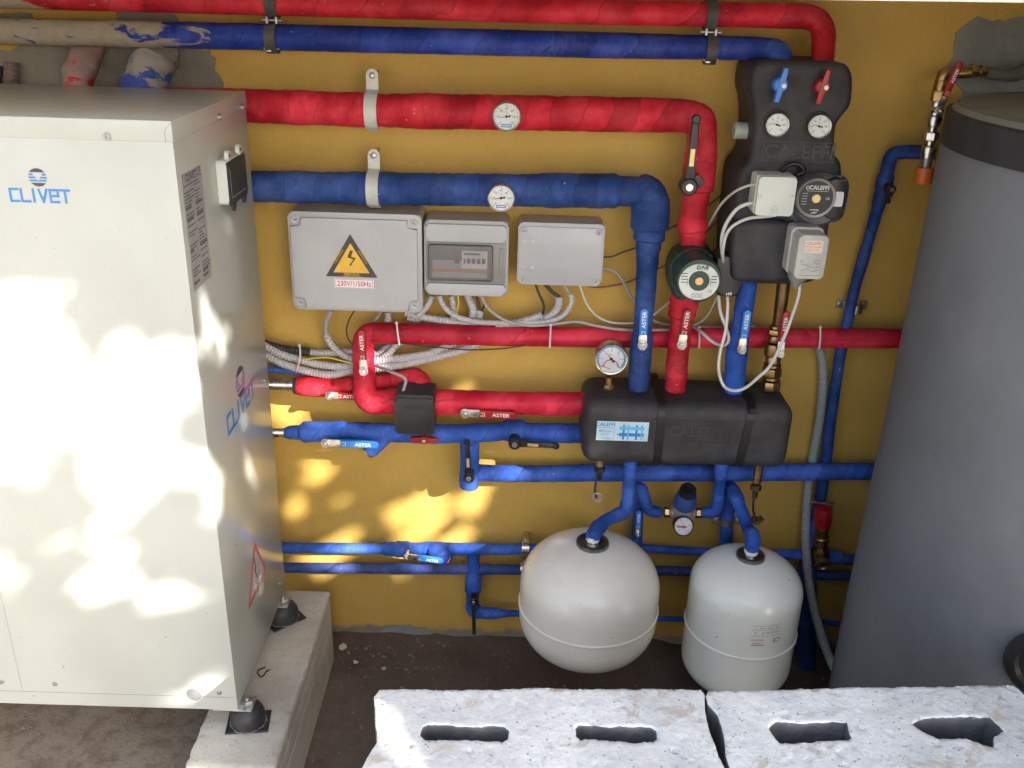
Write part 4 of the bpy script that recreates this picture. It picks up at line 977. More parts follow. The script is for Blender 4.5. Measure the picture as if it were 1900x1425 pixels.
pf = mb.build('pump_faceplate', simple('off_white_plate', (.55, .57, .52), .35), t)
mb = MB(); text(mb, f3.at(R_ * .1, R_ * .61), 'DAB', R_ * .20, .0012, .0002, .03, sx=1.3); strokes(mb, f3, [[(-R_ * .12, R_ * .50), (R_ * .32, R_ * .50), (R_ * .32, R_ * .72), (-R_ * .12, R_ * .72), (-R_ * .12, R_ * .50)]], .0006, .0012)
for k in range(4): quad(mb, f3, -R_ * .78, R_ * (.3 - k * .13), -R_ * .52, R_ * (.335 - k * .13), .0012)
for k in range(3): quad(mb, f3, R_ * .53, R_ * (.2 - k * .13), R_ * .76, R_ * (.235 - k * .13), .0012)
for sg in (-1, 1): strokes(mb, f3, [[(sg * R_ * .5, -R_ * .2), (sg * R_ * .5, R_ * .12)]], .0008, .0012)
for k in range(3): strokes(mb, f3, [[(R_ * (-.25 + k * .17), -R_ * .74), (R_ * (-.15 + k * .17), -R_ * .74), (R_ * (-.15 + k * .17), -R_ * .58), (R_ * (-.25 + k * .17), -R_ * .58), (R_ * (-.25 + k * .17), -R_ * .74)]], .0006, .0012)
text(mb, f3.at(R_ * .5, -R_ * .45), 'CE', R_ * .16, .0012); mb.build('faceplate_print', M['ink_k'], pf)
mb = MB(); cyl(mb, f3.p(0, 0, 0), f3.n, R_ * .19, .004, 20, .001); mb.build('vent_screw', simple('copper_screw', (.6, .35, .17), .35, .8), t)
f4 = FP(1353, 515, .185); s_ = S(1353, 515, .185)
mb = MB(); prism(mb, f4, smoothpoly([(-26 * s_, 36 * s_), (8 * s_, 38 * s_), (24 * s_, 30 * s_), (28 * s_, 0), (22 * s_, -34 * s_), (0, -37 * s_), (-24 * s_, -28 * s_)], 2), -.06, .0, .005); tb = mb.build('pump_terminal_box', M['black'], t)
mb = MB()
for k in range(3): quad(mb, f4, (-2 + 4 * k) * s_, -34 * s_, (0 + 4 * k) * s_, (-30 + k) * s_, .0004)
mb.build('speed_marks', M['ink_w'], tb)
# ------------------------------------------------------------------ expansion tanks
def superprof(a, b, e, n=26, zc=0):
    out = []
    for k in range(n + 1):
        t_ = -PI / 2 + PI * k / n; c, s__ = math.cos(t_), math.sin(t_)
        out.append((a * (abs(c) ** (2 / e)) if abs(c) > 1e-6 else 0, b * (1 if s__ > 0 else -1) * abs(s__) ** (2 / e)))
    out[0] = (0, -b); out[-1] = (0, b); return out
def vessel(cpx, d, a, b, e, lab, mat, seamz, fl):
    c = P(*cpx, d); t = T('expansion_tank', lab, 'expansion tank', V((c.x, c.y, c.z - b)), 'white expansion tanks')
    st_, eb = e
    pr = [(a * max(0, 1 - (1 - k / 16) ** eb) ** (1 / eb), -b + (b - st_) * k / 16) for k in range(17)]
    pr = [(a * math.cos(t_) ** (2 / eb) if t_ < PI / 2 - 1e-6 else 0, -st_ - (b - st_) * math.sin(t_) ** (2 / eb)) for t_ in [PI / 2 - PI / 2 * k / 22 for k in range(23)]]
    pr += [(a, -st_ + 2 * st_ * k / 6) for k in range(1, 6)]
    pr += [(r_, -h_) for r_, h_ in pr[:23][::-1]]
    mb = MB()
    lathe(mb, pr, c, (0, 0, 1), 72)
    body = mb.build('tank_shell', M[mat], t, sharp=60)
    def rad(z): return a * (max(0, 1 - (max(0, abs(z) - st_) / (b - st_)) ** eb)) ** (1 / eb)
    r_ = rad(seamz) + .0005
    mb = MB(); lathe(mb, [(r_ - .001, -.004), (r_ + .0018, -.0025), (r_ + .0026, 0), (r_ + .0018, .0025), (r_ - .001, .004)], c + V((0, 0, seamz)), (0, 0, 1), 72); mb.build('welded_seam', M[mat], body)
    mb = MB(); f = c + V((0, 0, b)); k = fl
    lathe(mb, [(k * .98, -.012), (k * .98, -.002)], f, (0, 0, 1), 40); mb.build('flange_neck', M[mat], body)
    mb = MB(); lathe(mb, [(k * .9, -.004), (k, -.003), (k * 1.02, .002), (k, .0065), (k * .9, .007), (k * .82, .003), (k * .5, .001), (k * .42, .006), (k * .3, .007), (0, .007)], f, (0, 0, 1), 48); mb.build('flange', simple('zinc_flange', (.20, .19, .17), .35, .9, .25, 40, dirt=.5), t)
    mb = MB(); hexnut(mb, f + V((0, 0, .005)), (0, 0, 1), .0135, .012); cyl(mb, f + V((0, 0, .01)), (0, 0, 1), .0155, .012, 20, .002); mb.build('threaded_stub', M['ink_w'], t)
    return t, c, rad
t1, c1, rad1 = vessel((1092, 1110), .24, .157, .147, (.036, 2.2), 'round squat ivory expansion tank with wide steel flange', 'tank_w', -.012, .036)
t2, c2, rad2 = vessel((1374, 1152), .24, .125, .176, (.095, 2.1), 'taller greenish-white expansion tank with a small printed label', 'tank_g', -.007, .031)
# printed label, upside down, on tank 2
lc = P(1407, 1176, .36); ang = math.atan2(lc.x - c2.x, -(lc.y - c2.y))
def onshell(a, z, off):
    r_ = rad2(z) + off; return c2 + V((math.sin(a) * r_, -math.cos(a) * r_, z))
def shelltext(mb, s, size, a0, z0, off=.0008):
    tmp = MB(); text(tmp, Fr((0, 0, 0), (-1, 0, 0), (0, 0, -1)), s, size, 0, 0)
    mb.add([onshell(a0 + v.x / rad2(z0), z0 + v.z, off) for v in tmp.v], tmp.f)
A0 = ang + .13
sz0 = c2.z
zl = .048
mb = MB(); shelltext(mb, 'CE', .016, A0 + .21, zl - .006); shelltext(mb, 'extravarem', .0062, A0 - .14, zl - .002)
for k, s_ in enumerate(('8', 'LR', 'max 99', '-10')): shelltext(mb, s_, .007, A0 - .2 + k * .14, zl + .016)
for k, s_ in enumerate(('3', '1.5 bar', '10 bar', 'kg')): shelltext(mb, s_, .0058, A0 - .2 + k * .13, zl + .029)
def shellline(mb, a, b, z, h=.0006): mb.add([onshell(a + (b - a) * k / 8, z + zz, .0008) for k in range(9) for zz in (0, h)], [(2 * k, 2 * k + 2, 2 * k + 3, 2 * k + 1) for k in range(8)])
shellline(mb, A0 - .27, A0 + .28, zl + .008); shellline(mb, A0 - .27, A0 + .28, zl + .023); shellline(mb, A0 - .27, A0 + .28, zl + .035)
mb.build('printed_label', M['ink_dk'], t2)
mb = MB(); shelltext(mb, 'VAREM', .0075, A0 - .13, zl - .011); shellline(mb, A0 - .25, A0 + .0, zl - .017, .0015); mb.build('printed_logo', M['ink_r'], t2)
# connectors
mb = MB(); f1 = c1 + V((0, 0, .147)); f2_ = c2 + V((0, 0, .176))
def proj(p): 
    q = p - CAM; z = q.dot(FW); return (950 + FPX * q.dot(RT) / z, 712.5 - FPX * q.dot(UP) / z)
pts = [P(1170, 845, .12), P(1169, 868, .125), P(1166, 915, .135), P(1163, 948, .15), P(1123, 966, .19), P(1106, 982, .225), f1 + V((0, 0, .022)), f1 + V((0, 0, .012))]
p_, r_ = fillet(pts, [.0165, .0165, .0145, .0165, .0155, .0165, .0165, .0145], .028)
sweep(mb, p_, r_, .004, 24, lump(.06, 31, 25, 60)); mb.build('tank_connector', M['blue_thin'], None, 'blue wrapped connecting pipe from the manifold down to the round ivory tank', 'pipe')
mb = MB(); pts = [P(1352, 903, .06), P(1362, 912, .11), P(1377, 950, .15), P(1389, 985, .19), f2_ + V((0, 0, .055)), f2_ + V((0, 0, .012))]
p_, r_ = fillet(pts, [.017, .0165, .0145, .0145, .0165, .0145], .028); sweep(mb, p_, r_, .004, 24, lump(.06, 33, 25, 60))
mb.build('tank_connector', M['blue_thin'], None, 'blue wrapped connecting pipe slanting down to the taller greenish tank', 'pipe')
mb = MB(); pipe(mb, [(1352, 900, .055, 26), (1350, 950, .05, 26), (1345, 1030, .05, 24), (1338, 1100, .05, 24), (1330, 1200, .045, 24)], .02, .03, 35); mb.build('feed_pipe', M['blue'], None, 'blue vertical pipe with steel clip behind the taller tank', 'pipe')
mb = MB(); c = P(1348, 965, .05); lathe(mb, [(.0165, -.009), (.0195, -.009), (.0195, .009), (.0165, .009), (.0165, -.009)], c, (0, 0, 1), 28)
for sx in (-1, 1): box(mb, c + V((sx * .026, 0, 0)), (.016, .006, .016), .001); cyl(mb, c + V((sx * .027, -.003, 0)), (0, -1, 0), .004, .004, 10)
mb.build('pipe_clip', M['steel_dull'], None, 'two-eared steel clip on the vertical pipe behind the taller tank', 'clip')
mb = MB(); pipe(mb, [(1183, 900, .05, 22), (1184, 950, .045, 20), (1181, 1020, .045, 20)], .02, .04, 36)
pipe(mb, [(1184, 905, .055, 22), (1191, 905, .075, 22), (1196, 925, .085, 21), (1202, 948, .09, 22), (1226, 951, .09, 20)], .018, .06, 37)
t = T('feed_pipe', 'blue pipe elbow with small blue tap, left of the pressure reducer', 'pipe', P(1200, 950, .05)); mb.build('lagging', M['blue_thin'], t)
lever(t, (1183, 989), (1186, 948), .082, 9, 'lev_b')
mb = MB(); pipe(mb, [(1340, 845, .11, 27), (1338, 872, .11, 26), (1335, 900, .105, 22), (1329, 949, .09, 24), (1302, 951, .09, 20)], .018, .05, 38); mb.build('feed_pipe', M['blue_thin'], None, 'blue wrapped elbow from the manifold to the right side of the pressure reducer', 'pipe')
# pressure reducer
t = T('pressure_reducer', 'nickel pressure reducer with blue cap and small red-needled gauge', 'pressure reducer', P(1265, 985, .09))
fr = FP(1266, 951, .09); s_ = S(1266, 951, .09)
mb = MB()
for sx in (-1, 1):
    hexnut(mb, fr.p(sx * 34 * s_, 0, 0), (-sx, 0, 0), .0125, .012); cyl(mb, fr.p(sx * 25 * s_, 0, 0), (-sx, 0, 0), .009, .012, 20, .001)
mb.build('union_nuts', M['brass'], t)
axr = V((.0, -.42, 1)).normalized(); o = fr.p(0, 0, 0)
mb = MB(); lathe(mb, [(0, -.034), (.012, -.034), (.014, -.028), (.021, -.022), (.0265, -.008), (.0275, .010), (.0265, .026), (.025, .036), (.0, .036)], o, axr, 36); cyl(mb, fr.p(-.030, 0, 0), (1, 0, 0), .0165, .060, 28, .004); mb.build('reducer_body', M['nickel'], t)
mb = MB(); lathe(mb, [(.0262, .033), (.0268, .038), (.0252, .055), (.0228, .070), (.0200, .076)], o, axr, 36); mb.build('reducer_cap', M['capblue'], t)
mb = MB(); lathe(mb, [(.0208, .066), (.0200, .085), (.0185, .091), (.013, .092), (.012, .088), (0, .088)], o, axr, 30); mb.build('cap_top', M['black'], t)
f2 = FP(1268, 976, .135); f2 = Fr(f2.o, (1, 0, 0), (0, .32, 1)); r_ = 19 * S(1268, 974, .135)
g_ = gauge(t, f2, r_, .022, 170, 'dial_w', 'black', nums=('0', '2', '4', '6', '8', '10'), face='bar')
mb = MB(); strokes(mb, f2, [[(-r_ * .6, -r_ * .05), (r_ * .25, -r_ * .05)]], r_ * .14, .0044, .0004); cyl(mb, f2.p(0, -r_ * .05, .0044), f2.n, r_ * .16, .0006, 14); mb.build('red_needle', M['ink_r'], g_)

# ------------------------------------------------------------------ right-hand side pipes
t = T('cold_pipe', 'long dark blue wrapped pipe slanting down the wall beside the big grey tank', 'pipe', P(1580, 560, .0))
mb = MB(); pipe(mb, [(1728, 284, .05, 25), (1690, 281, .05, 26), (1655, 284, .05, 26), (1647, 310, .045, 25), (1641, 340, .045, 30), (1634, 365, .045, 26), (1622, 410, .04, 21), (1612, 445, .04, 20), (1603, 475, .04, 22), (1584, 540, .04, 20), (1574, 590, .04, 20), (1560, 650, .04, 20), (1541, 780, .035, 20), (1531, 870, .03, 20), (1519, 945, .035, 20), (1505, 1000, .04, 22), (1500, 1060, .05, 30), (1497, 1120, .06, 34), (1497, 1170, .07, 34), (1495, 1260, .07, 34)], .03, .04, 40)
mb.build('lagging', M['blue_main'], t)
blacklever(t, (1651, 350), (1645, 372), .075, 9, label=False)
c = P(1580, 565, .02); t = T('saddle_clip', 'steel two-screw saddle clip on the long dark blue pipe', 'clip', c)
mb = MB(); ff = Fr(P(1580, 565, .005)); r_ = .0165; path = [(-.034, .0), (-.0175, .0)] + [(-r_ * math.cos(a), r_ * math.sin(a) + .024) for a in [PI * k / 12 for k in range(13)]] + [(.0175, .0), (.034, .0)]
vs = []; fs = []
for x, h in path: vs += [ff.p(x, -.009, h), ff.p(x, .009, h), ff.p(x, -.009, h + .0015), ff.p(x, .009, h + .0015)]
for k in range(len(path) - 1):
    a = 4 * k; fs += [(a + 2, a + 6, a + 7, a + 3), (a, a + 1, a + 5, a + 4), (a, a + 4, a + 6, a + 2), (a + 1, a + 3, a + 7, a + 5)]
mb.add(vs, fs); mb.build('clip_band', M['steel_dull'], t)
for sx in (-1, 1):
    mb = MB(); cyl(mb, ff.p(sx * .026, 0, .0), ff.n, .0055, .006, 12, .001); mb.build('clip_screw', M['steel'], t)
# fittings top right
t = T('vent_assembly', 'brass and steel fitting column with red lever and orange cap beside the tank top', 'valve', P(1735, 230, .1))
o = P(1712, 338, .10); tp = P(1748, 148, .10); ax = (tp - o).normalized(); L = (tp - o).length
def stack(mb, o, ax, L, items):
    for r_, a, b, n_ in [(q[0] * 1.2, *q[1:]) for q in items]: lathe(mb, [(0, 0), (r_ * .94, 0), (r_, (b - a) * L * .12), (r_, (b - a) * L * .88), (r_ * .94, (b - a) * L), (0, (b - a) * L)], o + ax * a * L, ax, n_)
mb = MB(); stack(mb, o, ax, L, [(.0085, .12, .30, 24)]); mb.build('lower_tube', simple('grey_tube', (.25, .26, .27), .35, .6), t)
mb = MB(); stack(mb, o, ax, L, [(.0125, .24, .36, 24), (.008, .36, .42, 20), (.0115, .42, .50, 6), (.007, .50, .56, 16), (.0115, .56, .66, 20), (.009, .66, .70, 20), (.011, .70, .80, 12)]); mb.build('steel_fittings', M['steel'], t)
mb = MB(); stack(mb, o, ax, L, [(.0125, .80, .90, 6), (.0115, .90, 1.0, 20)]); sweep(mb, *fillet([tp - ax * .01, tp + ax * .014, tp + V((.03, 0, .012)), P(1830, 132, .10)], [.0125, .0125, .010, .009], .02), ds=.004, seg=20); 
hexnut(mb, P(1800, 131, .10), (1, 0, 0), .0135, .014); hexnut(mb, P(1818, 131, .10), (1, 0, 0), .0115, .012)
mb.build('brass_fittings', M['brass'], t)
lever(t, (1742, 205), (1783, 113), .135, 12, 'lev_r')
mb = MB(); stack(mb, o, ax, L, [(.0145, -.01, .15, 26)]); 
for k in range(20):
    a = 2 * PI * k / 20; uu, ww = frame_ok(ax); cyl(mb, o + (uu * math.cos(a) + ww * math.sin(a)) * .0142 + ax * .008, ax, .0012, .022, 6)
mb.build('orange_cap', M['orange'], t)
mb = MB(); pipe(mb, [(1822, 134, .09, 18), (1850, 139, .09, 22), (1880, 140, .09, 26), (1905, 130, .08, 28), (1990, 120, .06, 30)], .03, .05, 41); mb.build('stub_pipe', simple('dusty_dark_lagging', (.10, .10, .08), .8, dirt=.5), None, 'dusty dark lagged pipe entering the top right corner above the tank', 'pipe')
# safety valve lower right
t = T('safety_valve', 'brass safety valve with small red cap in shade beside the grey corrugated hose', 'valve', P(1525, 1045, .05))
o = P(1521, 1038, .06); tp = P(1529, 935, .06); ax = (tp - o).normalized(); L = (tp - o).length
mb = MB(); stack(mb, o, ax, L, [(.018, -.05, .22, 24), (.0145, .22, .34, 8), (.016, .34, .42, 24), (.013, .42, .60, 20)]); lathe(mb, [(.010, 0), (.0185, 0), (.019, .018), (.016, .018), (.012, .004), (0, .004)], o + V((0, -.008, .004)), (0, -.9, -.4), 24); mb.build('valve_body', M['brass'], t)
mb = MB(); stack(mb, o, ax, L, [(.016, .60, .66, 24), (.0185, .66, .94, 8)]); mb.build('red_cap', M['lev_r'], t)
mb = MB(); cyl(mb, P(1506, 930, .05), (1, 0, -.15), .004, .055, 10);  mb.build('valve_tail', M['steel_dull'], t)
mb = MB(); pipe(mb, [(1505, 1034, .05, 24), (1540, 1037, .05, 20), (1620, 1040, .05, 18)], .02, .04, 43); mb.build('low_pipe', M['blue_main'], None, 'short dark blue pipe running behind the big tank from the safety valve', 'pipe')
# grey corrugated drain hose
conduit([(1513, 640, .02), (1522, 655, .025), (1527, 690, .026), (1523, 760, .026), (1508, 850, .02), (1499, 915, .022), (1495, 1000, .05), (1500, 1070, .09), (1513, 1140, .15), (1537, 1215, .24), (1565, 1268, .33), (1600, 1320, .42)], 17, .05, 'long grey corrugated hose curving down beside the big tank to the floor', 'conduit_d', 'drain_hose', None, corr=.0055)

# ------------------------------------------------------------------ big tank
tc_ = V((1.145, -.43, 0)); RB = .416
t = T('storage_tank', 'big grey insulated storage tank with black collar at the right edge', 'storage tank', tc_)
zt_ = 1.408; zb_ = 1.358
mb = MB(); lathe(mb, [(0, .0), (RB, .0), (RB + .002, .3), (RB - .001, .8), (RB + .001, zb_ - .02), (RB - .002, zb_), (0, zb_)], tc_, (0, 0, 1), 96); mb.build('tank_jacket', M['tank_grey'], t)
mb = MB(); lathe(mb, [(0, zb_ - .004), (RB + .003, zb_ - .004), (RB + .003, zt_), (RB - .004, zt_ + .003), (0, zt_ + .003)], tc_, (0, 0, 1), 96); mb.build('tank_collar', M['tank_band'], t)
mb = MB(); lathe(mb, [(0, zt_ + .0035), (RB - .006, zt_ + .0035), (RB - .012, zt_ + .012), (RB * .5, zt_ + .016), (.08, zt_ + .018), (.078, zt_ + .024), (0, zt_ + .024)], tc_, (0, 0, 1), 96); mb.build('tank_lid', M['tank_top'], t)
a = math.atan2(*( (PX(1900, 1235, .80) - tc_).x, -(PX(1900, 1235, .80) - tc_).y))
rd = ray(1942, 1236); ca = CAM - tc_; A2 = rd.x ** 2 + rd.y ** 2; B2 = 2 * (rd.x * ca.x + rd.y * ca.y); C2 = ca.x ** 2 + ca.y ** 2 - RB ** 2
th_ = (-B2 - math.sqrt(max(0, B2 * B2 - 4 * A2 * C2))) / (2 * A2); hp = CAM + rd * th_
dirn = V((hp.x - tc_.x, hp.y - tc_.y, 0)).normalized(); fo = tc_ + dirn * (RB - .004); fo.z = hp.z
mb = MB(); lathe(mb, [(0, 0), (.062, 0), (.064, .012), (.058, .02), (.045, .021), (.04, .012), (0, .012)], fo, dirn, 40); mb.build('flange_cover', M['black'], t)

# ------------------------------------------------------------------ electric boxes
def quadsize(x0, y0, x1, y1, d):
    a = P(x0, y0, d); b = P(x1, y1, d); return Fr((a + b) / 2), abs(b.x - a.x), abs(a.z - b.z)
def boxscrew(parent, fr, x, y, h, r=.0068, ang=.7, mat='grey_dark'):
    f = fr.at(x, y, h).rot(ang); mb = MB(); lathe(mb, [(0, .0015), (r * .8, .0015), (r * .85, 0), (r, 0), (r * 1.18, .0006), (r * 1.25, -.002), (0, -.002)], f.o, f.n, 22)
    sc_ = mb.build('corner_screw', M['grey_lid'], parent); mb = MB(); quad(mb, f, -r * .6, -r * .12, r * .6, r * .12, .0016, .0002); mb.build('screw_slot', M['ink_k'], sc_)
# big
fr, w, h = quadsize(533, 393, 783, 580, .105)
t = T('electrical_box', 'large grey electrical box with yellow lightning warning triangle', 'electrical box', fr.p(0, -h / 2, -.05), 'grey electrical boxes on the wall')
mb = MB(); rbox(mb, fr, w, h, -.100, -.012, .012, .004); mb.build('box_base', M['grey_pl'], t)
mb = MB(); rbox(mb, fr, w + .002, h + .002, -.012, -.002, .012, .003); mb.build('box_rim', M['grey_pl'], t)
n = .024; hw, hh = w / 2 - .004, h / 2 - .004
mb = MB(); prism(mb, fr, [(-hw + n, hh - .006), (hw - n, hh - .006), (hw - n, hh - n), (hw - .004, hh - n), (hw - .004, -hh + n), (hw - n, -hh + n), (hw - n, -hh), (-hw + n, -hh), (-hw + n, -hh + n), (-hw, -hh + n), (-hw, hh - n), (-hw + n, hh - n)], -.006, .005, .0015); lid = mb.build('box_lid', M['grey_lid'], t)
for sx, sy, an in ((-1, 1, .3), (1, 1, -.9), (-1, -1, -.5), (1, -1, -.4)): boxscrew(t, fr, sx * (hw - n * .48), sy * (hh - n * .48), -.001, .0072, an)
tf = fr.at(P(652, 477, .105).x - fr.o.x, P(652, 477, .105).z - fr.o.z)
tw = 48 * S(650, 490, .105); thh = tw * 1.70
mb = MB(); prism(mb, tf, [(-tw, -thh * .45), (tw, -thh * .45), (0, thh * .55)], .005, .0056); st = mb.build('warning_sticker', M['warn_k'], t)
mb = MB(); prism(mb, tf.at(0, .0), [(-tw * .70, -thh * .35), (tw * .70, -thh * .35), (0, thh * .34)], .0057, .0060); mb.build('yellow_triangle', M['warn_y'], st)
mb = MB(); q = tw * .1; prism(mb, tf.at(0, -q * .4), [(-.2 * q, 3.4 * q), (.9 * q, 3.2 * q), (.1 * q, .9 * q), (2.0 * q, .3 * q), (.1 * q, -2.2 * q), (.5 * q, -2.1 * q), (-.6 * q, -3.0 * q), (-.5 * q, -1.7 * q), (-.3 * q, -2.0 * q), (.9 * q, -.2 * q), (-1.4 * q, .6 * q)], .0061, .0064); mb.build('lightning_bolt', M['warn_k'], st)
mb = MB(); text(mb, tf.at(0, -thh * .385), 'PERICOLO', tw * .125, .0058, .0002, .01); text(mb, tf.at(0, -thh * .43), 'CORRENTE ELETTRICA', tw * .07, .0058, .0002)
sl = math.atan2(thh, tw)
text(mb, tf.at(-tw * .52, thh * .06).rot(sl), 'DANGER', tw * .115, .0058, .0002, .01); text(mb, tf.at(-tw * .45, thh * .02).rot(sl), 'COURANT ELECTRIQUE', tw * .06, .0058, .0002)
text(mb, tf.at(tw * .52, thh * .06).rot(-sl), 'GEFAHR', tw * .115, .0058, .0002, .01); text(mb, tf.at(tw * .45, thh * .02).rot(-sl), 'ELEKTRISCHER STROM', tw * .06, .0058, .0002)
mb.build('sticker_lettering', M['warn_y'], st)
lf = fr.at(P(658, 525, .105).x - fr.o.x, P(658, 525, .105).z - fr.o.z); s_ = S(658, 525, .105)
mb = MB(); quad(mb, lf, -36 * s_, -9 * s_, 36 * s_, 9 * s_, .005, .0004); vl = mb.build('voltage_label', M['lbl_w'], t)
mb = MB(); text(mb, lf, '230V/1/50Hz', 13.5 * s_, .0056, .0002, .012, sx=.88); strokes(mb, lf, [[(-34 * s_, -8 * s_), (34 * s_, -8 * s_), (34 * s_, 8 * s_), (-34 * s_, 8 * s_), (-34 * s_, -8 * s_)]], .0006, .0056); mb.build('label_lettering', M['ink_r'], vl)
# breaker box
fr, w, h = quadsize(786, 408, 941, 552, .09)
t = T('breaker_box', 'grey breaker box with smoky window showing switches', 'breaker box', fr.p(0, -h / 2, -.05), 'grey electrical boxes on the wall')
mb = MB(); rbox(mb, fr, w, h, -.085, -.004, .012, .005); mb.build('box_base', M['grey_pl'], t)
mb = MB(); rbox(mb, fr, w * .95, h * .22, -.004, .004, .006, .004, cy=h * .345); mb.build('cover_band', M['grey_lid'], t)
mb = MB(); rbox(mb, fr, w * .95, h * .145, -.004, .004, .006, .004, cy=-h * .40); mb.build('cover_band', M['grey_lid'], t)
mb = MB(); rbox(mb, fr, w * .95, h * .53, -.004, -.001, .003, .001, cy=-h * .05); mb.build('cover_panel', M['grey_dark'], t)
wf = fr.at(-w * .065, -h * .045); ww, wh = w * .76, h * .47
mb = MB(); rbox(mb, wf, ww * .98, wh * .96, -.001, .0008, .004, .0003); inner = mb.build('switch_bay', simple('bay_back', (.12, .11, .105), .5), t)
mb = MB(); quad(mb, wf, -ww * .44, -wh * .18, ww * .42, wh * .08, .001, .003); quad(mb, wf, -ww * .44, -wh * .42, ww * .42, -wh * .26, .001, .003); mb.build('switch_row', M['grey_lid'], inner)
mb = MB(); quad(mb, wf, -ww * .42, -wh * .25, ww * .44, -wh * .18, .001, .0036); mb.build('orange_strip', simple('orange_strip_paint', (.62, .18, .08), .45), inner)
mb = MB(); quad(mb, wf, ww * .02, -wh * .14, ww * .42, wh * .36, .001, .0045); md = mb.build('control_module', M['lbl_w'], inner)
mb = MB()
for k in range(4): quad(mb, wf, ww * (.10 + k * .078), wh * .0, ww * (.155 + k * .078), wh * .14, .0056)
quad(mb, wf, ww * .05, wh * .24, ww * .30, wh * .29, .0056); quad(mb, wf, ww * .05, -wh * .01, ww * .075, wh * .14, .0056); quad(mb, wf, -ww * .09, -wh * .02, -ww * .02, wh * .1, .0042)
for k in range(7): quad(mb, wf, -ww * (.36 - k * .12), -wh * .225, -ww * (.35 - k * .12), -wh * .195, .0048)
mb.build('module_buttons', M['ink_dk'], md)
mb = MB(); strokes(mb, wf, [rpoly(ww, wh, .006) + [rpoly(ww, wh, .006)[0]]], .0014, -.0008, .0074); mb.build('window_frame', M['ink_dk'], t)
mb = MB(); rbox(mb, wf, ww * .99, wh * .98, .0064, .0078, .005, .0004); mb.build('window_pane', M['smoke'], t)
mb = MB(); quad(mb, fr, w * .40, -h * .2, w * .435, h * .16, -.001, .003); mb.build('window_latch', M['grey_dark'], t)
# small box
fr, w, h = quadsize(963, 413, 1115, 531, .08)
t = T('electrical_box', 'small plain grey electrical box with four corner screws', 'electrical box', fr.p(0, -h / 2, -.04), 'grey electrical boxes on the wall')
mb = MB(); rbox(mb, fr, w, h, -.075, -.008, .01, .004); mb.build('box_base', M['grey_pl'], t)
mb = MB(); rbox(mb, fr, w + .002, h + .002, -.008, 0, .01, .003); mb.build('box_rim', M['grey_pl'], t)
mb = MB(); rbox(mb, fr, w * .975, h * .93, 0, .0035, .008, .0012, cy=-h * .02); ld = mb.build('box_lid', M['grey_lid'], t)
for sx, sy, an in ((-1, 1, .1), (1, 1, .9), (-1, -1, 1.4), (1, -1, .8)): boxscrew(t, fr, sx * (w * .435), sy * (h * .40) - h * .02, .0042, .0062, an)
mb = MB()
for x, y in ((-.46, .21), (-.36, .21), (-.46, -.21), (-.36, -.21)): cyl(mb, fr.p(x * w + .006, y * h, .0034), fr.n, .0035, .0006, 16)
mb.build('moulded_dimples', simple('dimple_grey', (.44, .43, .42), .5), ld)

# ------------------------------------------------------------------ conduits and cables
G = 'corrugated conduits on the wall'
conduit([(802, 548), (796, 562), (787, 574), (775, 586)], 13, .05, 'short corrugated conduit between the warning box and the breaker box')
conduit([(752, 580), (775, 586), (813, 593), (865, 600), (910, 602), (960, 603)], 15, .045, 'straight corrugated conduit leaving under the large warning box just above the red pipe')
conduit([(815, 548), (820, 562), (832, 577), (855, 590), (897, 598), (960, 599), (1010, 597), (1040, 588), (1056, 572), (1061, 556), (1058, 545)], 11, .062, 'thin corrugated conduit sagging from the breaker box to under the small box', corr=.0048)
conduit([(935, 603), (975, 599), (1002, 594), (1022, 585), (1035, 570), (1038, 551)], 16, .05, 'thick corrugated conduit curling up under the small plain box')
conduit([(920, 602), (950, 600), (980, 593), (1006, 584)], 14, .056, 'corrugated conduit end below the small plain box with one black cable')
conduit([(838, 548), (841, 570), (843, 584), (838, 596)], 14, .04, 'straight corrugated conduit dropping under the breaker box beside the yellow wire')
conduit([(866, 546), (874, 562), (878, 576), (876, 592)], 16, .04, 'bent corrugated conduit dropping under the middle of the breaker box')
conduit([(890, 575), (890, 592)], 14, .04, 'very short corrugated conduit stub holding brown cables')
conduit([(720, 578), (720, 590), (719, 604)], 14, .04, 'short vertical corrugated conduit under the large warning box, behind the red pipe')
conduit([(757, 588), (768, 592), (780, 592)], 14, .03, 'conduit elbow peeping out between the large warning box and the red pipe')
wire([(994, 528), (1000, 545), (1008, 562), (1009, 574), (1005, 586)], 5, .05, 'black cable dropping from the small box into a conduit end', 'cable_k', group='black cables under the small box')
wire([(1012, 528), (1025, 542), (1038, 551)], 6.5, .05, 'short thick black cable slanting into the thick curled conduit', 'cable_k', group='black cables under the small box')
wire([(1046, 528), (1052, 538), (1058, 546)], 6, .055, 'short grey cable into the thin conduit under the small box', 'cable_g')
wire([(884, 548), (888, 562), (890, 578)], 5, .04, 'brown cable from the breaker box into the short conduit stub', 'cable_br')
wire([(893, 548), (899, 562), (894, 578)], 4, .045, 'black cable from the breaker box into the short conduit stub', 'cable_k')
wire([(850, 548), (851, 562), (847, 582)], 3.2, .045, 'yellow wire under the breaker box', 'cable_y', 'wire', 'wire')
wire([(893, 548), (903, 568), (920, 584), (945, 597), (985, 604), (1030, 601), (1070, 597), (1110, 605), (1160, 612), (1250, 612)], 6, .068, 'smooth grey cable sagging from the breaker box along the red pipe', 'cable_g')
wire([(1076, 530), (1088, 563), (1106, 585), (1130, 597), (1160, 600), (1195, 596), (1218, 580), (1255, 550)], 4, .05, 'thin pale cable looping from the small box behind the blue drop', 'cable_w')
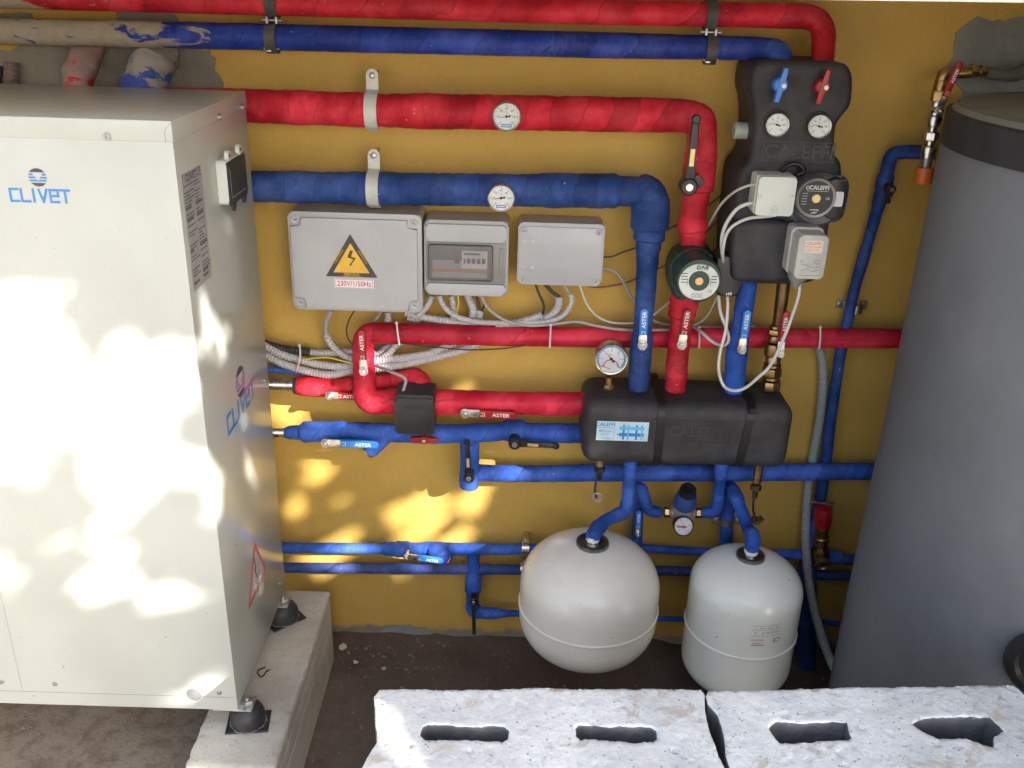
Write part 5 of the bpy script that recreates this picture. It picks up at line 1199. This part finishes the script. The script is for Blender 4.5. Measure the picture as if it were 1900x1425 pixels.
wire([(1108, 498), (1130, 500), (1148, 510), (1160, 530), (1172, 552), (1195, 580), (1225, 600), (1290, 606), (1345, 608), (1400, 606)], 5.5, .04, 'grey cable leaving the right side of the small box', 'cable_g')
wire([(1108, 477), (1135, 476), (1155, 468), (1180, 459), (1237, 427), (1258, 416), (1290, 395), (1318, 378), (1350, 356), (1392, 354)], 3, .03, 'thin black wire rising from the small box to the black pump unit', 'cable_k', 'wire', 'wire')
wire([(1090, 531), (1115, 533), (1160, 525), (1190, 512), (1218, 500), (1245, 485), (1300, 440), (1330, 410), (1372, 360)], 3.4, .03, 'thin brown-red wire rising behind the risers', 'cable_r', 'wire', 'wire')
wire([(615, 576), (608, 590), (604, 605), (606, 622)], 9, .05, 'smooth grey cable under the left end of the large warning box', 'cable_g')
conduit([(605, 620), (613, 637), (629, 653), (645, 663), (662, 668), (700, 668), (722, 655), (735, 640), (760, 626)], 14, .05, 'corrugated conduit curving down from the left of the large warning box')
wire([(658, 576), (648, 593), (643, 615), (650, 635), (672, 650), (696, 646), (731, 637), (776, 641), (818, 645), (865, 649), (928, 647), (975, 641)], 2.6, .085, 'thin black wire sagging below the red loop pipe', 'cable_k', 'wire', 'wire')
wire([(708, 576), (700, 590), (690, 600)], 5, .04, 'short grey cable slanting behind the red loop pipe top', 'cable_g')
wire([(455, 622, .05), (491, 639, .05), (530, 647, .05), (575, 652, .05)], 16, .05, '', 'conduit_k') if False else conduit([(455, 622), (491, 638), (530, 648), (575, 653)], 17, .045, 'dark ribbed sleeve beside the cabinet at the top of the conduit bundle', 'conduit_k', 'dark_sleeve', None)
conduit([(572, 654), (607, 655), (655, 653), (700, 656), (722, 641), (750, 630)], 14, .035, 'corrugated conduit emerging from the dark ribbed sleeve')
conduit([(450, 620), (491, 642), (523, 658), (555, 667), (586, 675), (628, 680), (660, 678), (702, 669), (755, 663), (797, 655), (822, 645), (850, 632)], 15.5, .055, 'upper of the two long corrugated conduits sagging from the cabinet')
conduit([(450, 636), (491, 658), (523, 674), (553, 684), (586, 692), (618, 695), (655, 687), (702, 683), (755, 675), (818, 661), (860, 649), (890, 638)], 15.5, .06, 'lower of the two long corrugated conduits sagging from the cabinet')
conduit([(450, 680), (494, 685), (530, 687), (560, 690)], 14, .04, 'blue corrugated conduit beside the cabinet', 'conduit_b', 'corrugated_conduit', None)
wire([(560, 667), (590, 664), (612, 664), (640, 671), (662, 676)], 3, .065, 'yellow-green wire lying along the conduit bundle', 'cable_y', 'wire', 'wire')
wire([(696, 678, .07), (712, 684, .11), (728, 691, .14), (748, 699, .14), (753, 707, .14), (748, 725, .14), (742, 745, .14)], 6, .12, 'grey cable running down into the black valve motor', 'cable_g')
wire([(1408, 342, .215), (1390, 344, .20), (1363, 356, .17), (1338, 379, .12), (1319, 410, .09), (1300, 440, .07)], 5, .2, 'upper white cable from the junction box, passing behind the red pipe', 'cable_w')
wire([(1405, 376, .215), (1388, 378, .21), (1366, 389, .21), (1346, 418, .21), (1339, 448, .20), (1342, 490, .17)], 7, .2, 'thick white cable from the junction box down to the green pump', 'cable_w')
wire([(1440, 399, .212), (1418, 402, .21), (1390, 405, .213), (1363, 417, .213), (1347, 437, .21), (1341, 470, .20), (1343, 495, .17)], 6, .2, 'lower white cable arching over the black foam to the green pump', 'cable_w')
wire([(1484, 524, .232), (1480, 556, .23), (1455, 626, .23), (1430, 677, .23), (1407, 700, .225), (1384, 719, .22), (1363, 725, .215), (1344, 717, .20), (1334, 690, .19), (1336, 655, .18), (1346, 615, .17), (1350, 575, .16), (1350, 550, .155)], 6, .2, 'long white cable looping from the actuator down over the manifold top', 'cable_w')
wire([(1333, 548, .155), (1337, 580, .16), (1348, 610, .165), (1352, 630, .165), (1343, 641, .16), (1322, 634, .14), (1300, 615, .11), (1284, 605, .07)], 6, .15, 'white cable looping below the green pump terminal box', 'cable_w')
wire([(1330, 552, .12), (1316, 580, .08), (1300, 597, .06), (1284, 604, .05)], 4, .1, 'thin pale cable slanting from the green pump to the wall', 'cable_w')
for q, lab in (([(736, 599, .094), (738, 619, .096), (741, 639, .094)], 'white cable tie around the red loop pipe, left'), ([(1022, 603, .09), (1021, 624, .092), (1020, 645, .09)], 'white cable tie around the red loop pipe, middle'), ([(1297, 607, .086), (1298, 626, .089), (1297, 646, .086)], 'white cable tie around the red loop pipe, between the risers'), ([(1522, 607, .086), (1522, 628, .089), (1520, 647, .086)], 'white cable tie around the red loop pipe, right end'), ([(556, 640, .068), (557, 662, .075), (552, 682, .078), (550, 690, .072)], 'white cable tie around the sagging conduits by the cabinet')):
    mb = MB(); p_ = [P(*a) for a in q]; p_, r_ = catmull(p_, [.0022] * len(p_)); sweep(mb, p_, r_, .004, 6); a = P(*q[0]); box(mb, a, (.006, .006, .005), .001)
    mb.build('cable_tie', M['tie'], None, lab, 'cable tie', 'white cable ties')

# ------------------------------------------------------------------ white cabinet
XR = -.522; Y0_, Y1_ = -.57, -.167; ZB, ZT = .257, 1.389; XL = -1.45
cab = T('heat_pump_cabinet', 'big cream steel heat pump cabinet on rubber feet at the left edge', 'heat pump', V(((XR + XL) / 2, (Y0_ + Y1_) / 2, ZB)))
mb = MB(); box(mb, ((XR + XL) / 2, (Y0_ + Y1_) / 2, (ZB + ZT) / 2), (XR - XL, Y1_ - Y0_, ZT - ZB), .0016, 2); mb.build('cabinet_casing', M['cabinet'], cab)
mb = MB(); zl_ = P(200, 262, .57).z
FR = Fr((XR, Y0_, ZB)); SD = Fr((XR, Y0_, ZB), (0, 1, 0), (0, 0, 1))
def fpt(px, py): p = P(px, py, -Y0_); return (p.x - XR, p.z - ZB)
def spt(px, py): p = PX(px, py, XR); return (p.y - Y0_, p.z - ZB)
# top cap slightly proud
mb = MB(); ch = ZT - zl_ 
mb = MB(); box(mb, ((XR + XL) / 2, (Y0_ + Y1_) / 2, ZT - ch / 2 + .001), (XR - XL + .003, Y1_ - Y0_ + .003, ch), .0018, 2); mb.build('top_cover', M['cabinet'], cab)
mb = MB()
a = fpt(306, 243); strokes(mb, FR, [[a, (a[0], ZT - ch - ZB + .002)]], .0009, .0016, .0003); strokes(mb, FR, [[a, (a[0] + .012, a[1] + .014)]], .0006, .0016, .0003)
a = fpt(33, 1120); b_ = fpt(42, 1280); strokes(mb, FR, [[(b_[0], a[1] + .4), (b_[0], b_[1])]], .0006, .0002, .0002)
a = fpt(20, 1282); strokes(mb, FR, [[(XL - XR, a[1]), (-.002, a[1])]], .0008, .0002, .0002)
mb.build('panel_seams', M['cab_edge'], cab)
for px, py, kind in ((200, 253, 'f'), (102, 1269, 'f'), (3, 1265, 'f'), (407, 1285, 'f'), (405, 217, 's'), (447, 199, 's'), (490, 706, 's'), (518, 1082, 's')):
    f = FR if kind == 'f' else SD; a = fpt(px, py) if kind == 'f' else spt(px, py); ff = f.at(a[0], a[1], .0016 if py < 300 else .0002)
    mb = MB(); r_ = .0055 if py < 300 else .004; lathe(mb, [(r_ * 1.25, 0), (r_ * 1.25, .0008), (r_, .001), (r_ * .9, .0022), (r_ * .4, .0026), (r_ * .3, .0014), (0, .0014)], ff.o, ff.n, 20); mb.build('panel_screw', M['steel_dull'], cab)
a = fpt(360, 1289); mb = MB(); ff = FR.at(a[0], a[1], .0); lathe(mb, [(0, .0002), (.0135, .0002), (.0142, .0012), (.015, .0002)], ff.o, ff.n, 28); mb.build('hole_plug', simple('mid_grey_plug', (.16, .16, .16), .5), cab)
# logos
def logo(mbg, mbb, f, cx, cy, r, lw, lh, tx, ty, gap, st, sx=1.0):
    def band(a, b, x0=None, side=0):
        ys = [a + (b - a) * k / 6 for k in range(7)]
        R_ = [(math.sqrt(max(0, 1 - y * y)), y) for y in ys]; Lf = [(-x, y) for x, y in R_[::-1]]
        if side == 0: return [R_ + Lf]
        o = []
        nx = lambda y: max(0.0, (y + .45) * .62) 
        o.append([(x, y) for x, y in R_] + [(nx(y) + .0, y) for y in ys[::-1]]); o.append([(-x, y) for x, y in R_] + [(-nx(y), y) for y in ys[::-1]])
        return o
    T_ = lambda pl: [(cx + x * r * sx, cy + y * r) for x, y in pl]
    for a, b in ((.55, .999), (-.999, -.6)):
        for pl in band(a, b): prism(mbg, f, T_(pl), .0003, .0006)
    for a, b in ((.22, .42), (-.12, .08), (-.45, -.25)):
        for pl in band(a, b, side=1):
            prism(mbb, f, T_(pl), .0003, .0006)
    G_ = {'C': [[(1, 1), (0, 1), (0, 0), (1, 0)]], 'L': [[(0, 1), (0, 0), (1, 0)]], 'I': [[(.3, 1), (.3, 0)]], 'V': [[(0, 1), (.45, 0), (1, 1)]], 'E': [[(1, 0), (0, 0), (0, 1), (1, 1), (1, .5), (0, .5)]], 'T': [[(-.05, 1), (1.05, 1)], [(.5, 1), (.5, 0)]]}
    x = tx
    for ch_ in 'CLIVET':
        cw = lw * (.45 if ch_ == 'I' else 1)
        strokes(mbb, f, [[(x + p[0] * cw * (1 if ch_ != 'I' else 1), ty + p[1] * lh) for p in ln] for ln in G_[ch_]], st, .0003, .0003); x += cw + gap
mbg, mbb = MB(), MB()
c0 = fpt(70, 329); r0 = 17 * S(70, 329, .57); a = fpt(22, 373); b_ = fpt(127, 353)
wd = b_[0] - a[0]; lw = wd / (5.45 + 5 * .42)
logo(mbg, mbb, FR, c0[0], c0[1], r0, lw, (fpt(75, 352)[1] - fpt(75, 374)[1]), a[0], fpt(75, 374)[1] , lw * .42, .0036)
lg = mbg.build('maker_logo', M['ink_dk'], cab); mbb.build('logo_lettering', M['ink_b'], lg)
mbg, mbb = MB(), MB()
c0 = spt(446, 708); rt = spt(446, 677)[1] - c0[1]
a = spt(424, 806); b_ = spt(470, 708); wd = b_[0] - a[0]; lw = wd / (5.45 + 5 * .42)
hh_ = spt(428, 765)[1] - spt(424, 806)[1]
logo(mbg, mbb, SD, c0[0], c0[1], rt, lw, hh_, a[0], a[1], lw * .42, .0065, sx=1.0)
lg = mbg.build('maker_logo', M['ink_dk'], cab); mbb.build('logo_lettering', M['ink_b'], lg)
# data label
q = [spt(335, 327), spt(372, 303), spt(392, 510), spt(360, 543)]
lx0 = (q[0][0] + q[3][0]) / 2; lx1 = (q[1][0] + q[2][0]) / 2; ly1 = (q[0][1] + q[1][1]) / 2; ly0 = (q[2][1] + q[3][1]) / 2
mb = MB(); quad(mb, SD, lx0, ly0, lx1, ly1, .0002, .0004); dl = mb.build('data_label', M['lbl'], cab)
mb = MB(); lw_, lh_ = lx1 - lx0, ly1 - ly0
text(mb, SD.at(lx0 + lw_ * .45, ly1 - lh_ * .045), 'CLIVET', lw_ * .17, .0006, .0002, .02, sx=1.0); text(mb, SD.at(lx0 + lw_ * .86, ly1 - lh_ * .045), 'CE', lw_ * .2, .0006, .0002)
rr = random.Random(11); y = ly1 - lh_ * .11
while y > ly0 + lh_ * .02:
    big = rr.random() < .16
    for xa_, xb_ in ((.06, .5), (.56, .94)):
        if rr.random() < .86:
            e = xa_ + (xb_ - xa_) * (.35 + .65 * rr.random()); x = lx0 + lw_ * xa_
            while x < lx0 + lw_ * e:
                dx = lw_ * (.02 + .06 * rr.random()); quad(mb, SD, x, y, min(x + dx, lx1 - .002), y + (.0042 if big else .0019), .0006, .0002); x += dx + lw_ * .014
    y -= .0085 if big else .0052
mb.build('data_lettering', M['ink_dk'], dl)
# warning triangle on side
q = [spt(472, 1005), spt(494, 1056), spt(461, 1131)]
cxq = sum(p[0] for p in q) / 3; cyq = sum(p[1] for p in q) / 3
mb = MB(); prism(mb, SD, q, .0002, .0006); wt = mb.build('warning_sticker', M['ink_r'], cab)
sh = lambda p, k: (cxq + (p[0] - cxq) * k, cyq + (p[1] - cyq) * k)
mb = MB(); prism(mb, SD, [sh(p, .8) for p in q], .0007, .0009); mb.build('sticker_face', simple('grey_sticker', (.42, .42, .40), .5), wt)
mb = MB(); f = SD.at(cxq, cyq)
strokes(mb, f, [[(-.012, .045), (-.004, .02), (-.012, .02), (-.004, -.005)]], .004, .001)
for k in range(6): strokes(mb, f, [[(-.014 + .002 * k, -.012 - k * .007), (.018 - .004 * k, -.006 - k * .007)]], .0018, .001)
mb.build('sticker_print', M['ink_dk'], wt)
# control window box
q = [spt(408, 292), spt(465, 275), spt(465, 360), spt(408, 382)]
a = spt(412, 288); b_ = spt(459, 360)
x0_, x1_ = spt(414, 330)[0] + .0, spt(456, 320)[0]
# stands 45 mm off the panel
XB = XR + .024
pa = PX(425, 300, XB); pb = PX(463, 345, XB); zt1 = PX(440, 290, XB).z; zb1 = PX(438, 378, XB).z
f = Fr((XB, (pa.y + pb.y) / 2, (zt1 + zb1) / 2), (0, 1, 0), (0, 0, 1)); bw = (pb.y - pa.y) ; bh = zt1 - zb1
sb = None
mb = MB(); rbox(mb, f, bw, bh, -.0238, -.006, .008, .003); wb = mb.build('control_box', M['white_pl'], cab)
for sy in (-1, 1):
    mb = MB(); rbox(mb, f.at(sy * bw * .3, bh * .5 + .004), .019, .020, -.012, -.005, .008, .0015); mb.build('hinge_lug', M['white_pl'], wb)
mb = MB()
for sy in (-1, 1): cyl(mb, f.p(sy * bw * .3, bh * .5 + .006, -.0052), f.n, .0035, .001, 14)
mb.build('lug_screw', M['ink_k'], wb)
mb = MB(); rbox(mb, f, bw * .99, bh * .97, -.007, -.0035, .005, .001, cy=-.002); 
for sy in (-1, 1): rbox(mb, f.at(sy * bw * .3, -bh * .5 - .004), .016, .018, -.008, -.003, .006, .001)
wd_ = mb.build('window_cover', M['darkwin'], wb)
mb = MB(); quad(mb, f, -bw * .38, -bh * .36, bw * .38, -bh * .34, -.0034); quad(mb, f, -bw * .42, -bh * .35, -bw * .40, bh * .3, -.0033); mb.build('cover_ridge', M['ink_grey'], wd_)
# feet
def foot(x, y, rot, lab):
    o = V((x, y, .2)); f = Fr(o, (math.cos(rot), math.sin(rot), 0), (-math.sin(rot), math.cos(rot), 0))
    mb = MB(); prism(mb, f, smoothpoly([(-.042, -.030), (.042, -.030), (.042, .030), (-.042, .030)], 1), 0.0005, .007, .002)
    lathe(mb, [(.034, .006), (.0345, .020), (.033, .032), (.029, .041), (.023, .048), (.018, .051), (0, .051)], o, (0, 0, 1), 32)
    ft = mb.build('rubber_foot', M['rubber'], cab, label=lab)
    mb = MB(); lathe(mb, [(.0345, .0075), (.0362, .0088), (.0372, .0078)], o, (0, 0, 1), 8, a0=.39)
    for sx in (-1, 1): cyl(mb, f.p(sx * .033, 0, .0065), (0, 0, 1), .0045, .001, 14)
    mb.build('foot_edge_wear', M['ink_grey'], ft)
    mb = MB(); box(mb, (x - .004, y, .2525), (.040, .044, .0035), .0008, 1); hexnut(mb, V((x + .002, y, .2545)), (0, 0, 1), .0145, .010); cyl(mb, V((x + .002, y, .2612)), (0, 0, 1), .006, .008, 14, .0008); mb.build('foot_bolt', M['steel_dull'], ft)
pf_ = PZ(457, 1300, .26); pb_ = PZ(524, 1112, .26)
foot(pf_.x, pf_.y, .12, 'front rubber foot'); foot(pb_.x, pb_.y, .75, 'rear rubber foot')
foot(-1.40, pf_.y, .1, 'front rubber foot'); foot(-1.40, pb_.y, .7, 'rear rubber foot')
# bent bracket tabs under the casing
for p in (pf_, pb_):
    mb = MB(); box(mb, (p.x - .03, p.y, .2555), (.06, .048, .003), .0008, 1); mb.build('bracket_tab', M['cabinet'], cab)

# ------------------------------------------------------------------ plinths
def rough_block(name, c, s, mat, label, cat, group=None, seed=0):
    bm = bmesh.new(); bmesh.ops.create_cube(bm, size=1)
    for v in bm.verts: v.co = V((v.co.x * s[0], v.co.y * s[1], v.co.z * s[2]))
    bmesh.ops.bevel(bm, geom=bm.edges[:], offset=.006, segments=2, profile=.5, affect='EDGES')
    for _ in range(4): bmesh.ops.subdivide_edges(bm, edges=[e for e in bm.edges if e.calc_length() > .012], cuts=1, use_grid_fill=True)
    bmesh.ops.triangulate(bm, faces=[f for f in bm.faces if len(f.verts) > 4])
    for v in bm.verts:
        q = v.co * 22 + V((seed, 0, 0)); e = sum(1 for i in range(3) if abs(abs(v.co[i]) - s[i] / 2) < .008)
        k = .0012 + (.0028 if e > 1 else 0)
        g = noise.noise_vector(q) * k + noise.noise_vector(q * 4) * k * .7; v.co += g
        if abs(abs(v.co.x) - s[0] / 2) < .004: 
            if abs((v.co.z + .1) % .063) < .006: v.co.x *= .985
    mb = MB(); from_bm(mb, bm, Matrix.Translation(V(c)))
    return mb.build(name, mat, None, label, cat, group, origin=(c[0], c[1], c[2] - s[2] / 2), sharp=50)
def plinth(cx, label, seed):
    pr = [(-.086, .004), (-.086, .199), (-.082, .203)]
    pr += [(-.082 + .164 * k / 12, .203) for k in range(1, 12)] + [(.082, .203), (.086, .199)]
    for z in (.168, .122): pr += [(.086, z + .012), (.086, z + .003), (.0845, z), (.086, z - .003), (.086, z - .02)]
    pr += [(.086, .06), (.086, .0), (.0, .0)]
    ny = 90; vs = []; n = len(pr); y0, y1 = -.662, -.098
    for j in range(ny + 1):
        y = y0 + (y1 - y0) * j / ny; e = min(j, ny - j); k = .004 if e == 0 else 0
        for x, z in pr:
            q = V((x * 40 + seed, y * 40, z * 40)); corner = 1 if (abs(x) > .08 and z > .19) else 0
            g = noise.noise_vector(q) * (.0006 + .0016 * corner) + noise.noise_vector(q * 3.5) * (.0005 + .0014 * corner)
            vs.append(V((cx + x * (1 - k * 8), y, z * (1 - k * 3) + (0 if z > 0 else -.004))) + g)
    fs = [(j * n + i, (j + 1) * n + i, (j + 1) * n + (i + 1) % n, j * n + (i + 1) % n) for j in range(ny) for i in range(n)]
    fs += [tuple(range(n)), tuple(ny * n + i for i in range(n - 1, -1, -1))]
    mb = MB(); mb.add(vs, fs); mb.build('concrete_plinth', M['plinth'], None, label, 'concrete block', 'concrete blocks under the cabinet', origin=(cx, -.38, 0), sharp=50)
plinth(-.518, 'pale concrete block carrying the right feet of the cream cabinet', 1)
plinth(-1.40, 'concrete block carrying the left feet of the cream cabinet, out of frame', 6)
# bent wire scrap
mb = MB(); w_ = [PZ(492, 1238, .204), PZ(480, 1243, .206), PZ(477, 1248, .205), PZ(483, 1256, .204), PZ(489, 1254, .205), PZ(494, 1245, .206), PZ(500, 1243, .205)]
sweep(mb, *fillet(w_, [.0016] * len(w_), .004), ds=.002, seg=8); mb.build('wire_scrap', M['rubber'], None, 'small bent black wire scrap lying on the concrete block', 'wire')

# ------------------------------------------------------------------ whitewashed hollow blocks in front
def inpoly(x, y, pl):
    c = False; n = len(pl); j = n - 1
    for i in range(n):
        if (pl[i][1] > y) != (pl[j][1] > y) and x < (pl[j][0] - pl[i][0]) * (y - pl[i][1]) / (pl[j][1] - pl[i][1]) + pl[i][0]: c = not c
        j = i
    return c
def hollow_block(name, outer, slots, z0, z1, label, group, seed, detail=True):
    st = .0045 if detail else .02
    O = ragged(outer, .0042, st, seed); Hs = [ragged(h, .0050, st, seed + 3 + i) for i, h in enumerate(slots)]
    vs = []; ed = []
    for lp in [O] + Hs:
        b0 = len(vs); n = len(lp); vs += [V((x, y)) for x, y in lp]; ed += [(b0 + i, b0 + (i + 1) % n) for i in range(n)]
    nb = len(vs)
    xs = [p[0] for p in O]; ys = [p[1] for p in O]; gx = min(xs)
    rg = random.Random(seed)
    while gx < max(xs):
        gy = min(ys)
        while gy < max(ys):
            x, y = gx + rg.uniform(-.25, .25) * st, gy + rg.uniform(-.25, .25) * st
            if inpoly(x, y, O) and not any(inpoly(x, y, h) for h in Hs): 
                vs.append(V((x, y)))
            gy += st * 1.15
        gx += st * 1.15
    res = delaunay_2d_cdt(vs, ed, [], 0, 1e-6)
    v2, _, f2, ov = res[0], res[1], res[2], res[3]
    F = []
    for f in f2:
        cx_ = sum(v2[i].x for i in f) / 3; cy_ = sum(v2[i].y for i in f) / 3
        if inpoly(cx_, cy_, O) and not any(inpoly(cx_, cy_, h) for h in Hs): F.append(tuple(f))
    cnt = {}
    for f in F:
        for i in range(3):
            a, b = f[i], f[(i + 1) % 3]; cnt.setdefault((min(a, b), max(a, b)), []).append((a, b))
    bd = [v[0] for v in cnt.values() if len(v) == 1]; bset = set(i for e in bd for i in e)
    top = []
    for i, v in enumerate(v2):
        q = V((v.x * 60, v.y * 60, seed)); z = z1 + .0005 * noise.noise(q) + .0008 * noise.noise(q * 4)
        z -= .0014 + .0016 * noise.noise(q * 2) if i in bset else max(0, noise.noise(q * 2.3) - .42) * .012
        top.append((v.x, v.y, z))
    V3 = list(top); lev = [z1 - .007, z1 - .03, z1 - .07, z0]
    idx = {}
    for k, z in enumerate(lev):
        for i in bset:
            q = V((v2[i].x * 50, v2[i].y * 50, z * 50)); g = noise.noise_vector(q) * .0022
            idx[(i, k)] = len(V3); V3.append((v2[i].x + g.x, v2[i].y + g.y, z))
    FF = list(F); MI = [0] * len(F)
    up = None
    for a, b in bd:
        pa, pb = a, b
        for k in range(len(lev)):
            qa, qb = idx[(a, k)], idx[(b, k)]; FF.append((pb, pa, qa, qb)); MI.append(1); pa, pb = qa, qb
    # bottom
    for f in F:
        if all(i in bset for i in f): pass
    # fix winding
    f0 = F[0]; p0, p1, p2 = [V(top[i]) for i in f0]
    if (p1 - p0).cross(p2 - p0).z < 0: FF = [tuple(reversed(f)) for f in FF]
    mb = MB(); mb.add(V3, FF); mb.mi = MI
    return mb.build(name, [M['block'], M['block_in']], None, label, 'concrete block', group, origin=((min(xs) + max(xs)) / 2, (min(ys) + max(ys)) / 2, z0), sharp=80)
def zz(px, py): p = PZ(px, py, .6); return (p.x, p.y)
oL = [zz(706, 1281), zz(695, 1292), zz(698, 1320), zz(700, 1375), zz(688, 1395), zz(672, 1425)]
bl = zz(672, 1425); A1 = zz(1300, 1281); 
oL += [(bl[0] - .004, -1.075), (A1[0] - .006, -1.062), zz(1346, 1425), zz(1313, 1345), zz(1309, 1310), zz(1311, 1290), zz(1300, 1279), zz(1000, 1276)]
def slot(x0, y0, x1, y1, c=.006):
    a = zz(x0, y0); b = zz(x1, y1); q = [(a[0] + c, a[1]), (b[0] - c, a[1]), (b[0], a[1] - c), (b[0], b[1] + c), (b[0] - c, b[1]), (a[0] + c, b[1]), (a[0], b[1] + c), (a[0], a[1] - c)]; return q
sl = [slot(787, 1345, 940, 1375), slot(1066, 1345, 1220, 1376)]
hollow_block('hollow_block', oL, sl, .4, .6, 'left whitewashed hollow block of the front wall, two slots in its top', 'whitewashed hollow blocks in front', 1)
oR = [zz(1316, 1282), zz(1312, 1292), zz(1314, 1306), zz(1330, 1326), zz(1343, 1362), zz(1354, 1425), (zz(1350, 1425)[0] - .004, -1.05), (zz(1900, 1270)[0] + .012, -1.02), zz(1925, 1330), zz(1893, 1277), zz(1880, 1270), zz(1600, 1275)]
sl = [[zz(1428, 1352), zz(1440, 1340), zz(1572, 1340), zz(1577, 1354), zz(1583, 1370), zz(1575, 1374), zz(1448, 1378), zz(1440, 1368)], [zz(1694, 1344), zz(1712, 1334), zz(1760, 1329), zz(1836, 1330), zz(1864, 1356), zz(1845, 1366), zz(1843, 1386), zz(1792, 1370), zz(1742, 1372)]]
hollow_block('hollow_block', oR, sl, .4, .6, 'right whitewashed hollow block of the front wall, with ragged wider slots', 'whitewashed hollow blocks in front', 2)
rough_block('block_course', (.32, -.975, .1985), (1.06, .185, .398), M['block'], 'lower courses of the whitewashed front block wall', 'wall', None, 9)

# ------------------------------------------------------------------ debris on the floor
rng = random.Random(21); mb = MB()
def pebble(mb, p, s):
    bm = bmesh.new(); bmesh.ops.create_icosphere(bm, subdivisions=1, radius=s)
    k = V((rng.uniform(.6, 1.5), rng.uniform(.6, 1.3), rng.uniform(.25, .6)))
    for v in bm.verts: v.co = V((v.co.x * k.x, v.co.y * k.y, v.co.z * k.z)) * rng.uniform(.75, 1.2)
    from_bm(mb, bm, Matrix.Translation(p) @ Matrix.Rotation(rng.random() * 6, 4, 'Z'))
for i in range(900):
    x, y = rng.uniform(-1.6, .9), rng.uniform(-.85, -.02)
    if -.61 < x < -.42: continue
    pebble(mb, V((x, y, .001)), rng.choice((.0010, .0014, .002, .003, .0042)))
for i in range(60): pebble(mb, V((rng.gauss(-.33, .12), rng.gauss(-.08, .05), .003)), rng.choice((.002, .003, .005)))
mb.build('debris', M['plaster'], None, 'scattered crumbs of mortar and grit on the dark floor', 'debris', kind='stuff')
for px, py, s in ((636, 1200, .012), (660, 1228, .008), (712, 1240, .006)):
    mb = MB(); pebble(mb, PZ(px, py, .004), s); mb.build('mortar_chip', M['plinth'], None, {636: 'largest mortar chip on the floor beside the concrete block', 660: 'middle-sized mortar chip on the dark floor', 712: 'small mortar chip on the dark floor farthest from the concrete block'}[px], 'chip', 'mortar chips on the floor')

# ------------------------------------------------------------------ camera, light, world
cam = bpy.data.cameras.new('camera'); co = bpy.data.objects.new('camera', cam); COL.objects.link(co)
cam.sensor_width = 36; cam.lens = FPX / 1900 * 36; cam.clip_start = .02; cam.clip_end = 2000
co.matrix_world = Matrix.Translation(CAM) @ Matrix((RT, UP, -FW)).transposed().to_4x4()
sc.camera = co
sl_ = bpy.data.lights.new('sun', 'SUN'); sl_.energy = 5.0; sl_.angle = math.radians(.53); sl_.color = (1, .96, .90)
so = bpy.data.objects.new('sun', sl_); COL.objects.link(so); so.rotation_euler = SUN.to_track_quat('-Z', 'Y').to_euler(); so.location = (3, -6, 5)
w = bpy.data.worlds.new('World'); sc.world = w; w.use_nodes = True; nt = w.node_tree
sky = nt.nodes.new('ShaderNodeTexSky'); sky.sky_type = 'NISHITA'; sky.sun_disc = False
to = -SUN; sky.sun_elevation = math.asin(to.z); sky.sun_rotation = math.atan2(to.x, to.y)
bg = nt.nodes['Background']; nt.links.new(sky.outputs[0], bg.inputs[0]); bg.inputs[1].default_value = .15
sky.dust_density = 3.0; sky.ozone_density = .4; sky.air_density = .8
hs = nt.nodes.new('ShaderNodeHueSaturation'); hs.inputs['Saturation'].default_value = .62; nt.links.new(sky.outputs[0], hs.inputs['Color']); nt.links.new(hs.outputs[0], bg.inputs[0])
sc.view_settings.view_transform = 'Standard'; sc.view_settings.look = 'None'; sc.view_settings.exposure = 1.9; sc.view_settings.gamma = 1
sc.render.engine = 'CYCLES'
try:
    sc.cycles.use_denoising = True; sc.cycles.max_bounces = 8; sc.cycles.diffuse_bounces = 5; sc.cycles.sample_clamp_indirect = 6
except Exception: pass
for o in bpy.data.objects:
    if '_o' in o: del o['_o']
